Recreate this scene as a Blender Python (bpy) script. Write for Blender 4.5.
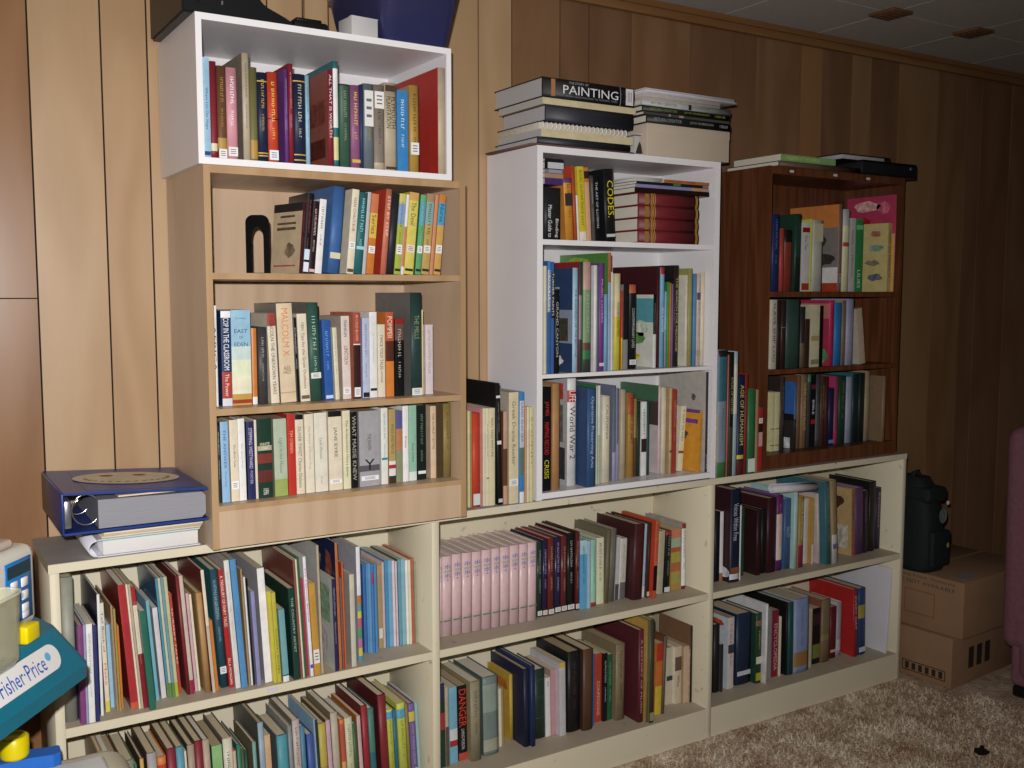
import bpy, bmesh, math, random
from mathutils import Vector, Matrix, Euler
random.seed(7)
R = math.radians
scene = bpy.context.scene
for _o in list(bpy.data.objects): bpy.data.objects.remove(_o)
C = scene.collection

# ---------------------------------------------------------------- camera
F, CH, CD, YAW, PIT = 1002.71, 1.2709, 2.3154, 0.5582, 0.0888
cam_d = bpy.data.cameras.new('camera'); cam = bpy.data.objects.new('camera', cam_d); C.objects.link(cam)
cam_d.sensor_width = 36.0; cam_d.lens = F / 1024 * 36; cam_d.clip_start = 0.02
cam.location = (0, -CD, CH)
_f = Vector((math.sin(YAW) * math.cos(PIT), math.cos(YAW) * math.cos(PIT), -math.sin(PIT)))
cam.rotation_euler = _f.to_track_quat('-Z', 'Y').to_euler()
scene.camera = cam
# ---------------------------------------------------------------- world, lights, exposure
world = bpy.data.worlds.new('world'); scene.world = world; world.use_nodes = True
world.node_tree.nodes['Background'].inputs[0].default_value = (1.0, 0.93, 0.86, 1)
world.node_tree.nodes['Background'].inputs[1].default_value = 0.10
ld = bpy.data.lights.new('camera_flash', 'SPOT'); ld.energy = 195; ld.color = (1.0, 0.975, 0.965); ld.shadow_soft_size = 0.012
ld.spot_size = math.radians(112); ld.spot_blend = 1.0
lo = bpy.data.objects.new('camera_flash', ld); lo.location = (-0.025, -CD + 0.02, CH + 0.075); C.objects.link(lo)
lo.rotation_euler = Vector((math.sin(YAW - .13), math.cos(YAW - .13), -.20)).to_track_quat('-Z', 'Y').to_euler()
vs = scene.view_settings
scene.display_settings.display_device = 'sRGB'
vs.view_transform = 'Standard'; vs.look = 'None'; vs.gamma = 1; vs.exposure = 0.0; vs.use_curve_mapping = False

# ---------------------------------------------------------------- measuring the place (lens survey of the bookcases)
CU = [0.53, -1.43, -0.84, 0.62, 0.06, -2.62, 5.25, 1.01, -4.89, 0.72]
CV = [-0.52, 1.38, -2.01, 1.53, -0.13, 0.61, -3.35, 5.96, 3.49, -5.15]
def _basis(u, v):
    x = (u - 512) / 512; y = (v - 384) / 512; r = x * x + y * y
    return (1, x, y, x * x, x * y, y * y, x * r, y * r, x ** 3, y ** 3)
def ray(u, v):
    b = _basis(u, v); u = u + sum(a * c for a, c in zip(b, CU)); v = v + sum(a * c for a, c in zip(b, CV))
    x = (u - 512) / F; zu = -(v - 384) / F
    yf = math.cos(PIT) + zu * math.sin(PIT); dz = -math.sin(PIT) + zu * math.cos(PIT)
    return Vector((x * math.cos(YAW) + yf * math.sin(YAW), -x * math.sin(YAW) + yf * math.cos(YAW), dz))
ORG = Vector((0, -CD, CH))
def onY(u, v, Y): d = ray(u, v); return ORG + d * ((Y + CD) / d.y)
def onZ(u, v, Z): d = ray(u, v); return ORG + d * ((Z - CH) / d.z)
def onX(u, v, X): d = ray(u, v); return ORG + d * (X / d.x)
def atD(u, v, t): return ORG + ray(u, v) * t

# ---------------------------------------------------------------- materials
def lin(h):
    c = [int(h[i:i + 2], 16) / 255 for i in (0, 2, 4)]
    return tuple(x / 12.92 if x <= 0.04045 else ((x + 0.055) / 1.055) ** 2.4 for x in c)
_m = {}
def new_mat(name, rough=0.5, spec=0.5):
    m = bpy.data.materials.new(name); m.use_nodes = True
    b = m.node_tree.nodes['Principled BSDF']; b.inputs['Roughness'].default_value = rough
    b.inputs['Specular IOR Level'].default_value = spec
    return m, m.node_tree, b
def mat(hexc, rough=0.5, var=0.10, scale=30, bump=0.0, spec=0.4, metal=0.0, stretch=(1, 1, 1)):
    key = (hexc, rough, var, scale, bump, spec, metal, stretch)
    if key in _m: return _m[key]
    m, nt, b = new_mat('mat_' + hexc, rough, spec); b.inputs['Metallic'].default_value = metal
    c = lin(hexc); N = nt.nodes; L = nt.links
    tc = N.new('ShaderNodeTexCoord'); mp = N.new('ShaderNodeMapping'); mp.inputs['Scale'].default_value = stretch
    no = N.new('ShaderNodeTexNoise'); no.inputs['Scale'].default_value = scale; no.inputs['Detail'].default_value = 4
    cr = N.new('ShaderNodeValToRGB')
    cr.color_ramp.elements[0].position = 0.3; cr.color_ramp.elements[1].position = 0.7
    cr.color_ramp.elements[0].color = (*[x * (1 - var) for x in c], 1)
    cr.color_ramp.elements[1].color = (*[min(1, x * (1 + var)) for x in c], 1)
    L.new(tc.outputs['Object'], mp.inputs['Vector']); L.new(mp.outputs[0], no.inputs['Vector'])
    L.new(no.outputs[0], cr.inputs[0]); L.new(cr.outputs[0], b.inputs['Base Color'])
    if bump:
        bp = N.new('ShaderNodeBump'); bp.inputs['Strength'].default_value = bump; bp.inputs['Distance'].default_value = 0.002
        L.new(no.outputs[0], bp.inputs['Height']); L.new(bp.outputs[0], b.inputs['Normal'])
    _m[key] = m
    return m
def wood(name, c0, c1, c2, sx=4.5, sz=1.1, rings=7.0, rough=0.4, spec=0.4, sy=4.5, offs=0.0):
    m, nt, b = new_mat(name, rough, spec); N = nt.nodes; L = nt.links
    tc = N.new('ShaderNodeTexCoord'); mp = N.new('ShaderNodeMapping')
    mp.inputs['Scale'].default_value = (sx, sy, sz); mp.inputs['Location'].default_value = (offs, offs * 2, offs * 3)
    no = N.new('ShaderNodeTexNoise'); no.inputs['Scale'].default_value = 1.0; no.inputs['Detail'].default_value = 1.5
    mu = N.new('ShaderNodeMath'); mu.operation = 'MULTIPLY'; mu.inputs[1].default_value = rings * 6.28
    si = N.new('ShaderNodeMath'); si.operation = 'SINE'
    mr = N.new('ShaderNodeMapRange'); mr.inputs[1].default_value = -1; mr.inputs[2].default_value = 1
    fi = N.new('ShaderNodeTexNoise'); fi.inputs['Scale'].default_value = 14; fi.inputs['Detail'].default_value = 5
    mx = N.new('ShaderNodeMix'); mx.data_type = 'FLOAT'; mx.inputs[0].default_value = 0.45
    cr = N.new('ShaderNodeValToRGB'); e = cr.color_ramp.elements
    e[0].position = 0.1; e[1].position = 0.95; e[0].color = (*lin(c0), 1); e[1].color = (*lin(c2), 1)
    q = e.new(0.5); q.color = (*lin(c1), 1)
    L.new(tc.outputs['Object'], mp.inputs[0]); L.new(mp.outputs[0], no.inputs[0]); L.new(mp.outputs[0], fi.inputs[0])
    L.new(no.outputs[0], mu.inputs[0]); L.new(mu.outputs[0], si.inputs[0]); L.new(si.outputs[0], mr.inputs[0])
    L.new(mr.outputs[0], mx.inputs[2]); L.new(fi.outputs[0], mx.inputs[3]); L.new(mx.outputs[0], cr.inputs[0])
    L.new(cr.outputs[0], b.inputs['Base Color'])
    return m
def clear(hexc, alpha, rough=0.15):
    m, nt, b = new_mat('plastic_' + hexc, rough); b.inputs['Base Color'].default_value = (*lin(hexc), 1)
    b.inputs['Alpha'].default_value = alpha
    return m

# ---------------------------------------------------------------- mesh helpers
class MB:
    def __init__(s): s.bm = bmesh.new(); s.mi = 0
    def box(s, x0, x1, y0, y1, z0, z1, mi=None, bev=0, M=None, seg=2):
        r = bmesh.ops.create_cube(s.bm, size=1.0); vs_ = r['verts']
        for v in vs_:
            v.co = Vector((x0 + (v.co.x + .5) * (x1 - x0), y0 + (v.co.y + .5) * (y1 - y0), z0 + (v.co.z + .5) * (z1 - z0)))
        fs = {f for v in vs_ for f in v.link_faces}
        for f in fs: f.material_index = s.mi if mi is None else mi
        if bev:
            es = list({e for v in vs_ for e in v.link_edges})
            r = bmesh.ops.bevel(s.bm, geom=es, offset=bev, segments=seg, affect='EDGES', profile=0.5)
            vs_ = list({v for f in r['faces'] for v in f.verts} | {v for v in vs_ if v.is_valid})
            for f in {f for v in vs_ for f in v.link_faces}: f.material_index = s.mi if mi is None else mi; f.smooth = True
        if M is not None: bmesh.ops.transform(s.bm, matrix=M, verts=[v for v in vs_ if v.is_valid])
        return s
    def prism(s, pts, z0, z1, mi=None, M=None, top=None):
        """closed outline pts (x,y) extruded z0..z1; top = other outline of same length"""
        top = top or pts
        a = [s.bm.verts.new((p[0], p[1], z0)) for p in pts]; b = [s.bm.verts.new((p[0], p[1], z1)) for p in top]
        fs = [s.bm.faces.new(list(reversed(a))), s.bm.faces.new(b)]
        n = len(pts)
        for i in range(n): fs.append(s.bm.faces.new((a[i], a[(i + 1) % n], b[(i + 1) % n], b[i])))
        for f in fs: f.material_index = s.mi if mi is None else mi
        if M is not None: bmesh.ops.transform(s.bm, matrix=M, verts=a + b)
        return s
    def lathe(s, prof, cx=0, cy=0, n=24, mi=None, M=None):
        rings = []; allv = []
        for r_, z in prof:
            ring = [s.bm.verts.new((cx + r_ * math.cos(2 * math.pi * k / n), cy + r_ * math.sin(2 * math.pi * k / n), z)) for k in range(n)]
            rings.append(ring); allv += ring
        fs = []
        for a, b in zip(rings, rings[1:]):
            for k in range(n): fs.append(s.bm.faces.new((a[k], a[(k + 1) % n], b[(k + 1) % n], b[k])))
        fs.append(s.bm.faces.new(list(reversed(rings[0])))); fs.append(s.bm.faces.new(rings[-1]))
        for f in fs: f.material_index = s.mi if mi is None else mi; f.smooth = len(f.verts) == 4
        if M is not None: bmesh.ops.transform(s.bm, matrix=M, verts=allv)
        return s
    def tube(s, path, r, n=8, mi=None):
        path = [Vector(p) for p in path]; rings = []
        for i, p in enumerate(path):
            t = (path[min(i + 1, len(path) - 1)] - path[max(i - 1, 0)]).normalized()
            a = t.orthogonal().normalized() if i == 0 else (rings_a - t * rings_a.dot(t)).normalized()
            rings_a = a; b = t.cross(a)
            rings.append([s.bm.verts.new(p + (a * math.cos(2 * math.pi * k / n) + b * math.sin(2 * math.pi * k / n)) * r) for k in range(n)])
        for a, b in zip(rings, rings[1:]):
            for k in range(n):
                f = s.bm.faces.new((a[k], a[(k + 1) % n], b[(k + 1) % n], b[k])); f.smooth = True; f.material_index = s.mi if mi is None else mi
        for q in (list(reversed(rings[0])), rings[-1]):
            f = s.bm.faces.new(q); f.material_index = s.mi if mi is None else mi
        return s
    def quad(s, a, b, c, d, mi=None):
        f = s.bm.faces.new([s.bm.verts.new(p) for p in (a, b, c, d)]); f.material_index = s.mi if mi is None else mi
        return s
    def build(s, name, mats, parent=None, recalc=True):
        if recalc: bmesh.ops.recalc_face_normals(s.bm, faces=s.bm.faces)
        me = bpy.data.meshes.new(name); s.bm.to_mesh(me); s.bm.free()
        for m in (mats if isinstance(mats, (list, tuple)) else [mats]): me.materials.append(m)
        o = bpy.data.objects.new(name, me); C.objects.link(o); o.parent = parent
        return o
def tag(o, label, cat, group=None, kind=None):
    if label: o['label'] = label
    if cat: o['category'] = cat
    if group: o['group'] = group
    if kind: o['kind'] = kind
    return o
def empty(name, loc=(0, 0, 0), rz=0.0, label=None, cat=None, group=None, rot=None):
    o = bpy.data.objects.new(name, None); C.objects.link(o); o.location = loc; o.empty_display_size = 0.02
    o.rotation_euler = rot if rot is not None else (0, 0, rz)
    return tag(o, label, cat, group)
def struct(o): o['kind'] = 'structure'; return o
def text_mesh(txt):
    cu = bpy.data.curves.new('text', 'FONT'); cu.body = txt; cu.size = 1.0; cu.resolution_u = 2
    t = bpy.data.objects.new('text', cu); C.objects.link(t)
    dg = bpy.context.evaluated_depsgraph_get(); me = bpy.data.meshes.new_from_object(t.evaluated_get(dg))
    bpy.data.objects.remove(t); bpy.data.curves.remove(cu)
    return me
def text_on(name, txt, origin, xdir, ydir, length, height, m, parent=None, bold=0.0):
    """real lettering: starts at origin, runs along xdir for length, letters stand along ydir for height"""
    me = text_mesh(txt)
    xs = [v.co.x for v in me.vertices]; ys = [v.co.y for v in me.vertices]
    x0, x1, y0, y1 = min(xs), max(xs), min(ys), max(ys)
    o_, xd, yd = Vector(origin), Vector(xdir).normalized(), Vector(ydir).normalized()
    for v in me.vertices:
        v.co = o_ + xd * ((v.co.x - x0) / (x1 - x0) * length) + yd * ((v.co.y - y0) / (y1 - y0) * height)
    me.materials.clear(); me.materials.append(m)
    o = bpy.data.objects.new(name, me); C.objects.link(o); o.parent = parent
    return o

# ---------------------------------------------------------------- the room
GX = [-1.6, -1.42, -1.2, -1.02, -0.86, -0.66, -0.5, -0.3, -0.12, 0.06, .2748, .4157, .5105, .62, .78, .93, 1.06, 1.2, 1.3429, 1.4451]
GX += [onY(u, 95, 0).x for u in (559.9, 588.7, 630.7, 690, 732.8, 756, 801, 822, 852, 871, 899, 938, 967, 982, 1012)]
while GX[-1] < 6.0: GX.append(GX[-1] + random.choice((.1, .16, .2, .13)))
ZC = 2.111
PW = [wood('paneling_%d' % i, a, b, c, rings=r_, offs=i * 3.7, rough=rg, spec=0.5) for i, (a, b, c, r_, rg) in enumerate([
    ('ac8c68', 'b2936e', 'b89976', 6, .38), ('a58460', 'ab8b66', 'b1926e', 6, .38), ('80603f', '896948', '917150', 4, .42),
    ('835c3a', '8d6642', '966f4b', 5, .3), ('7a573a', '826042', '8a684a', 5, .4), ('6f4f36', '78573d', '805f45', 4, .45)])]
w = MB()
rp = random.Random(3)
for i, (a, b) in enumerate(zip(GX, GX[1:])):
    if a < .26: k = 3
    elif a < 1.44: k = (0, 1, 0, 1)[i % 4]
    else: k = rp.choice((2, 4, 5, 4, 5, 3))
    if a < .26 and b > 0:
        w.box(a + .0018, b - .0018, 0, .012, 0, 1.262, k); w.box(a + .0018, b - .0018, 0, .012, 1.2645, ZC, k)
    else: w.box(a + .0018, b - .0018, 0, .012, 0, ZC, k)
w.box(GX[0], GX[-1], .004, .03, 0, ZC, 6)
struct(w.build('wall_back', PW + [mat('1c130c', .9, .05)]))
w = MB(); w.box(GX[-1], GX[-1] + .03, -4.5, .03, 0, ZC); struct(w.build('wall_right', PW[5]))
w = MB(); w.box(GX[0] - .03, GX[0], -4.5, .03, 0, ZC); struct(w.build('wall_left', PW[4]))
w = MB(); w.box(GX[0], GX[-1], -4.53, -4.5, 0, ZC); struct(w.build('wall_front', PW[4]))
w = MB(); w.box(GX[0], GX[-1], -.018, 0, ZC - .04, ZC - .001); w.box(GX[0], GX[-1], -.026, -.018, ZC - .018, ZC - .001)
struct(w.build('trim_1', wood('crown', '7a5330', '86603a', '927048', sx=.7, sz=9, rings=3)))
# ceiling tiles
w = MB(); w.box(GX[0] - .03, GX[-1] + .03, -4.53, .03, ZC + .006, ZC + .03, 1)
T = .4064; x0 = 2.593
cx = [x0 + T * k for k in range(-11, 10)]; cy = [-.30 + .30, -.30] + [-.30 - T * k for k in range(1, 11)]
for a, b in zip(cx, cx[1:]):
    for c, d in zip(cy[1:], cy):
        w.box(max(a, GX[0] - .03) + .002, min(b, GX[-1] + .03) - .002, c + .002, min(d, .03) - .002, ZC, ZC + .008, 0) if min(b, GX[-1] + .03) - max(a, GX[0] - .03) > .02 else None
struct(w.build('ceiling', [mat('b9b4ae', .9, .05, 60, .3), mat('d8d4cc', .9, .03)]))
for i, xx in enumerate((x0, x0 + T)):
    w = MB(); w.box(xx - .045, xx + .045, -.345, -.255, ZC - .009, ZC - .0005, bev=.002)
    for k in range(4): w.box(xx - .034, xx + .034, -.334 + k * .02, -.326 + k * .02, ZC - .012, ZC - .009)
    tag(w.build('ceiling_vent', mat('6e4c33', .6)), ['small square brown vent on the ceiling, nearer the bookcases', 'small square brown vent on the ceiling, farther toward the right'][i], 'vent', 'brown ceiling vents')
# carpet
m, nt, b = new_mat('carpet', 1.0, 0.05); N = nt.nodes; L = nt.links
tc = N.new('ShaderNodeTexCoord'); n1 = N.new('ShaderNodeTexNoise'); n1.inputs['Scale'].default_value = 9; n1.inputs['Detail'].default_value = 8; n1.inputs['Roughness'].default_value = .72
n2 = N.new('ShaderNodeTexNoise'); n2.inputs['Scale'].default_value = 130; n2.inputs['Detail'].default_value = 3
cr = N.new('ShaderNodeValToRGB'); e = cr.color_ramp.elements; e[0].position = .36; e[0].color = (*lin('a3856a'), 1); e[1].position = .62; e[1].color = (*lin('dccdb6'), 1); q = e.new(.48); q.color = (*lin('c3ad94'), 1)
mx = N.new('ShaderNodeMix'); mx.data_type = 'RGBA'; mx.blend_type = 'OVERLAY'; mx.inputs[0].default_value = .55
L.new(tc.outputs['Object'], n1.inputs[0]); L.new(tc.outputs['Object'], n2.inputs[0]); L.new(n1.outputs[0], cr.inputs[0])
L.new(cr.outputs[0], mx.inputs[6]); L.new(n2.outputs[0], mx.inputs[7]); L.new(mx.outputs[2], b.inputs['Base Color'])
bp = N.new('ShaderNodeBump'); bp.inputs['Strength'].default_value = 1; bp.inputs['Distance'].default_value = .012; L.new(n2.outputs[0], bp.inputs['Height']); L.new(bp.outputs[0], b.inputs['Normal'])
CARPET = m
w = MB(); w.box(GX[0] - .03, GX[-1] + .03, -4.53, .03, -.05, 0); struct(w.build('floor', CARPET))
# carpet pile in the part of the floor seen
w = MB(); rr = random.Random(5)
for k in range(26000):
    x = rr.uniform(1.35, 3.9); y = rr.uniform(-.95, -.266)
    if (x < 2.0 and y < -.62) or (x > 2.80 and y > -.46) or (x > 2.9 and y > -1.1): continue
    h = rr.uniform(.006, .016); a = rr.uniform(0, 6.28); s_ = .0035; dx, dy = rr.uniform(-.008, .008), rr.uniform(-.008, .008)
    v = [w.bm.verts.new((x + s_ * math.cos(a), y + s_ * math.sin(a), 0)), w.bm.verts.new((x - s_ * math.cos(a), y - s_ * math.sin(a), 0)), w.bm.verts.new((x + dx, y + dy, h))]
    w.bm.faces.new(v)
tag(w.build('carpet_pile', CARPET, recalc=False), 'mottled beige and brown shag carpet pile on the floor', 'carpet', None, 'stuff')

# ---------------------------------------------------------------- bookcases
ZL = .7554; YL = -.2511
def painted(name, base, chips=('8d8577',), rough=.55):
    m, nt, b = new_mat(name, rough); N = nt.nodes; L = nt.links
    tc = N.new('ShaderNodeTexCoord'); n = N.new('ShaderNodeTexNoise'); n.inputs['Scale'].default_value = 26; n.inputs['Detail'].default_value = 6; n.inputs['Roughness'].default_value = .7
    cr = N.new('ShaderNodeValToRGB'); e = cr.color_ramp.elements; e[0].position = .28; e[0].color = (*lin(chips[0]), 1); e[1].position = .37; e[1].color = (*lin(base), 1)
    L.new(tc.outputs['Object'], n.inputs[0]); L.new(n.outputs[0], cr.inputs[0]); L.new(cr.outputs[0], b.inputs['Base Color']); return m
CREAM = painted('cream_paint', 'dad1b6'); SHELFTOP = painted('worn_shelf', 'b3a791', ('8a7c68',))
DUSTY = mat('9c9590', .6, .06, 12)
low = empty('bookcase', (.244, YL, 0), label='long low cream painted bookcase of two shelves standing on the carpet', cat='bookcase')
def part(name, m, parent, *boxes, bev=0.0008):
    w = MB(); L0 = parent.location
    for bx in boxes: w.box(bx[0] - L0.x, bx[1] - L0.x, bx[2] - L0.y, bx[3] - L0.y, bx[4] - L0.z, bx[5] - L0.z, bx[6] if len(bx) > 6 else 0, bev=bev, seg=1)
    return w.build(name, m, parent)
BK = -.006
for a, b in ((.244, .262), (2.79, 2.808)): part('side_panel', CREAM, low, (a, b, YL, BK, 0, ZL - .0185))
for a, b in ((1.067, 1.0865), (1.947, 1.9655)): part('divider', CREAM, low, (a, b, YL, BK, 0, ZL - .0185))
for a, b in ((.2425, 1.0765), (1.077, 1.956), (1.9565, 2.8095)): part('top_panel', [CREAM, DUSTY], low, (a, b, YL, BK, ZL - .018, ZL - .0006, 0), (a, b, YL + .001, BK, ZL - .0006, ZL, 1), bev=0)
BAYS = ((.262, 1.067), (1.0865, 1.947), (1.9655, 2.79))
for a, b in BAYS:
    part('shelf', [CREAM, SHELFTOP], low, (a, b, YL, BK, .407, .4255), (a, b, YL + .001, BK, .4255, .426, 1), bev=0)
    part('shelf', [CREAM, SHELFTOP], low, (a, b, YL + .0, BK, .0, .0868), (a, b, YL + .001, BK, .0868, .0873, 1), bev=0)
    part('back_panel', CREAM, low, (a, b, BK, BK + .004, 0, ZL - .019), bev=0)

TANW = wood('beech_laminate', 'b99c7e', 'c2a78a', 'c9af94', sx=14, sz=1.2, rings=3, rough=.4)
TANE = wood('beech_edge', 'a68660', 'b08f69', 'b89974', sx=14, sz=1.2, rings=3, rough=.4)
WHT = mat('e3e0e2', .35, .02, 8); BRW = wood('walnut_laminate', '4f2c18', '5f3720', '6c4128', sx=22, sz=1.4, rings=4, rough=.4, sy=22)
BRE = wood('walnut_edge', '55301b', '633a22', '6c4128', sx=22, sz=1.4, rings=4, rough=.4, sy=22)
def case(name, label, x0, x1, z0, z1, yf, t, tt, shelves, m, me_, kick=None, yb=-.004, recess=0.0):
    """upright case: two sides, top, shelves, back; edge banding on every front edge"""
    r_ = empty(name, (x0, yf, z0), label=label, cat='bookcase')
    e = .001
    for a, b in ((x0, x0 + t), (x1 - t, x1)): part('side_panel', [m, me_], r_, (a, b, yf + e, yb, z0, z1, 0), (a, b, yf, yf + e, z0, z1, 1), bev=0)
    part('top_panel', [m, me_], r_, (x0 + t, x1 - t, yf + e + recess, yb, z1 - tt, z1, 0), (x0 + t, x1 - t, yf + recess, yf + e + recess, z1 - tt, z1, 1), bev=0)
    for i, (a, b) in enumerate(shelves):
        part('shelf', [m, me_], r_, (x0 + t, x1 - t, yf + e + recess, yb - .004, a, b, 0), (x0 + t, x1 - t, yf + recess, yf + e + recess, a, b, 1), bev=0)
    part('back_panel', m, r_, (x0 + t, x1 - t, yb - .004, yb, z0 + .002, z1 - tt), bev=0)
    if kick: part('kick_panel', m, r_, (x0 + t, x1 - t, yf + .004, yf + .016, z0, kick), bev=0)
    return r_
tan = case('bookcase', 'tan beech bookcase with three shelves standing on the low cream bookcase at left', .5425, 1.1308, ZL, 1.5254, -.3043, .0135, .0149, [(1.3015, 1.3145), (1.028, 1.0415), (.8325, .8435)], TANW, TANE, kick=.8325)
whc = case('bookcase', 'white laminate bookcase with three shelves standing between the tan and the dark brown bookcases', 1.3661, 1.9703, ZL, 1.6337, -.2443, .0165, .0165, [(1.394, 1.407), (1.0625, 1.0725), (.7575, .7725)], WHT, mat('f0eeee', .35, .02, 8))
brc = case('bookcase', 'dark brown wood bookcase with three shelves at the right end of the low bookcase', 2.1764, 2.7829, ZL, 1.6411, -.2271, .0125, .022, [(1.264, 1.280), (1.0365, 1.0505), (ZL, .7965)], BRW, BRE)
bxc = case('shelf_cube', 'white open box shelf of books on top of the tan bookcase', .5323, 1.0914, 1.5256, 1.8132, -.313, .012, .013, [(1.5256, 1.5385)], WHT, mat('f0eeee', .35, .02, 8))
# ---------------------------------------------------------------- books
PAL = {  # code: (word, colour)
 'wh': ('white', 'e6e4e0'), 'cr': ('cream', 'e3d6b8'), 'iv': ('ivory', 'ddd3b0'), 'py': ('pale yellow', 'dcd08c'), 'ye': ('yellow', 'd8c018'), 'go': ('gold', 'b98a2e'),
 'oc': ('ochre', 'b8862f'), 'or': ('orange', 'd9741f'), 'ro': ('red-orange', 'd6381a'), 're': ('red', 'bd1f1f'), 'cs': ('crimson', '8f1626'), 'mr': ('maroon', '4c1519'),
 'bn': ('brown', '6b3f22'), 'tn': ('tan', 'a8875a'), 'bg': ('beige', 'b9a88a'), 'tp': ('taupe', '857869'), 'gy': ('grey', '8c8b88'), 'lg': ('light grey', 'b9b8b8'), 'dg': ('dark grey', '3c3c3e'),
 'bk': ('black', '121213'), 'nv': ('navy', '141f42'), 'db': ('dark blue', '1d3568'), 'bl': ('blue', '2f62a8'), 'bb': ('bright blue', '2f86cf'), 'lb': ('light blue', '8fc0dc'), 'ab': ('pale aqua', 'b5dcd2'),
 'te': ('teal', '1e6a70'), 'mi': ('mint', '8fc7a6'), 'gn': ('green', '2c7a3a'), 'lm': ('lime', 'a8b832'), 'dk': ('dark green', '17392a'), 'ol': ('olive', '6e6a34'), 'sg': ('sage', '8a9a78'),
 'pu': ('purple', '6a3488'), 'dp': ('dark purple', '35204a'), 'lv': ('lavender', '9a98c4'), 'mv': ('mauve', '93517e'), 'pk': ('pink', 'd98c98'), 'pp': ('pale pink', 'e2bcbe'), 'hp': ('hot pink', 'c42a5c'),
 'sl': ('slate', '5f6e72'), 'gg': ('grey-green', '7f8b7a'), 'kh': ('khaki', '8d7f50'), 'sa': ('salmon', 'cf6a4c'), 'pe': ('periwinkle', '7f93c4'), 'mc': ('multicoloured', '5b7ea0'), 'yg': ('yellow-green', 'bcc83c')}
PAGES = [mat('cdbfa0', .9, .08, 60, stretch=(40, 1, 1)), mat('b39f7e', .9, .1, 60, stretch=(40, 1, 1)), mat('d9d2c2', .9, .06, 60, stretch=(40, 1, 1)), mat('b5b2b2', .9, .06, 60, stretch=(40, 1, 1))]
def cmat(code, kind='h'):
    hx = PAL[code][1] if code in PAL else code
    c = [int(hx[i:i + 2], 16) for i in (0, 2, 4)]; g_ = .3 * c[0] + .59 * c[1] + .11 * c[2]
    hx = '%02x%02x%02x' % tuple(int(min(255, (v * .82 + g_ * .18) * .97 + 6)) for v in c)
    return mat(hx, .5 if kind == 'h' else .32, .09, 45, spec=.4)
def lum(hx): c = lin(hx); return .3 * c[0] + .6 * c[1] + .1 * c[2]
NOUN = {'h': ('hardcover_book', 'hardcover'), 'p': ('paperback_book', 'paperback'), 'c': ('picture_book', 'picture book'), 'v': ('bound_volume', 'volume')}
CAT = {'h': 'book', 'p': 'book', 'c': 'book', 'v': 'book'}
ALL = []
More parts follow.
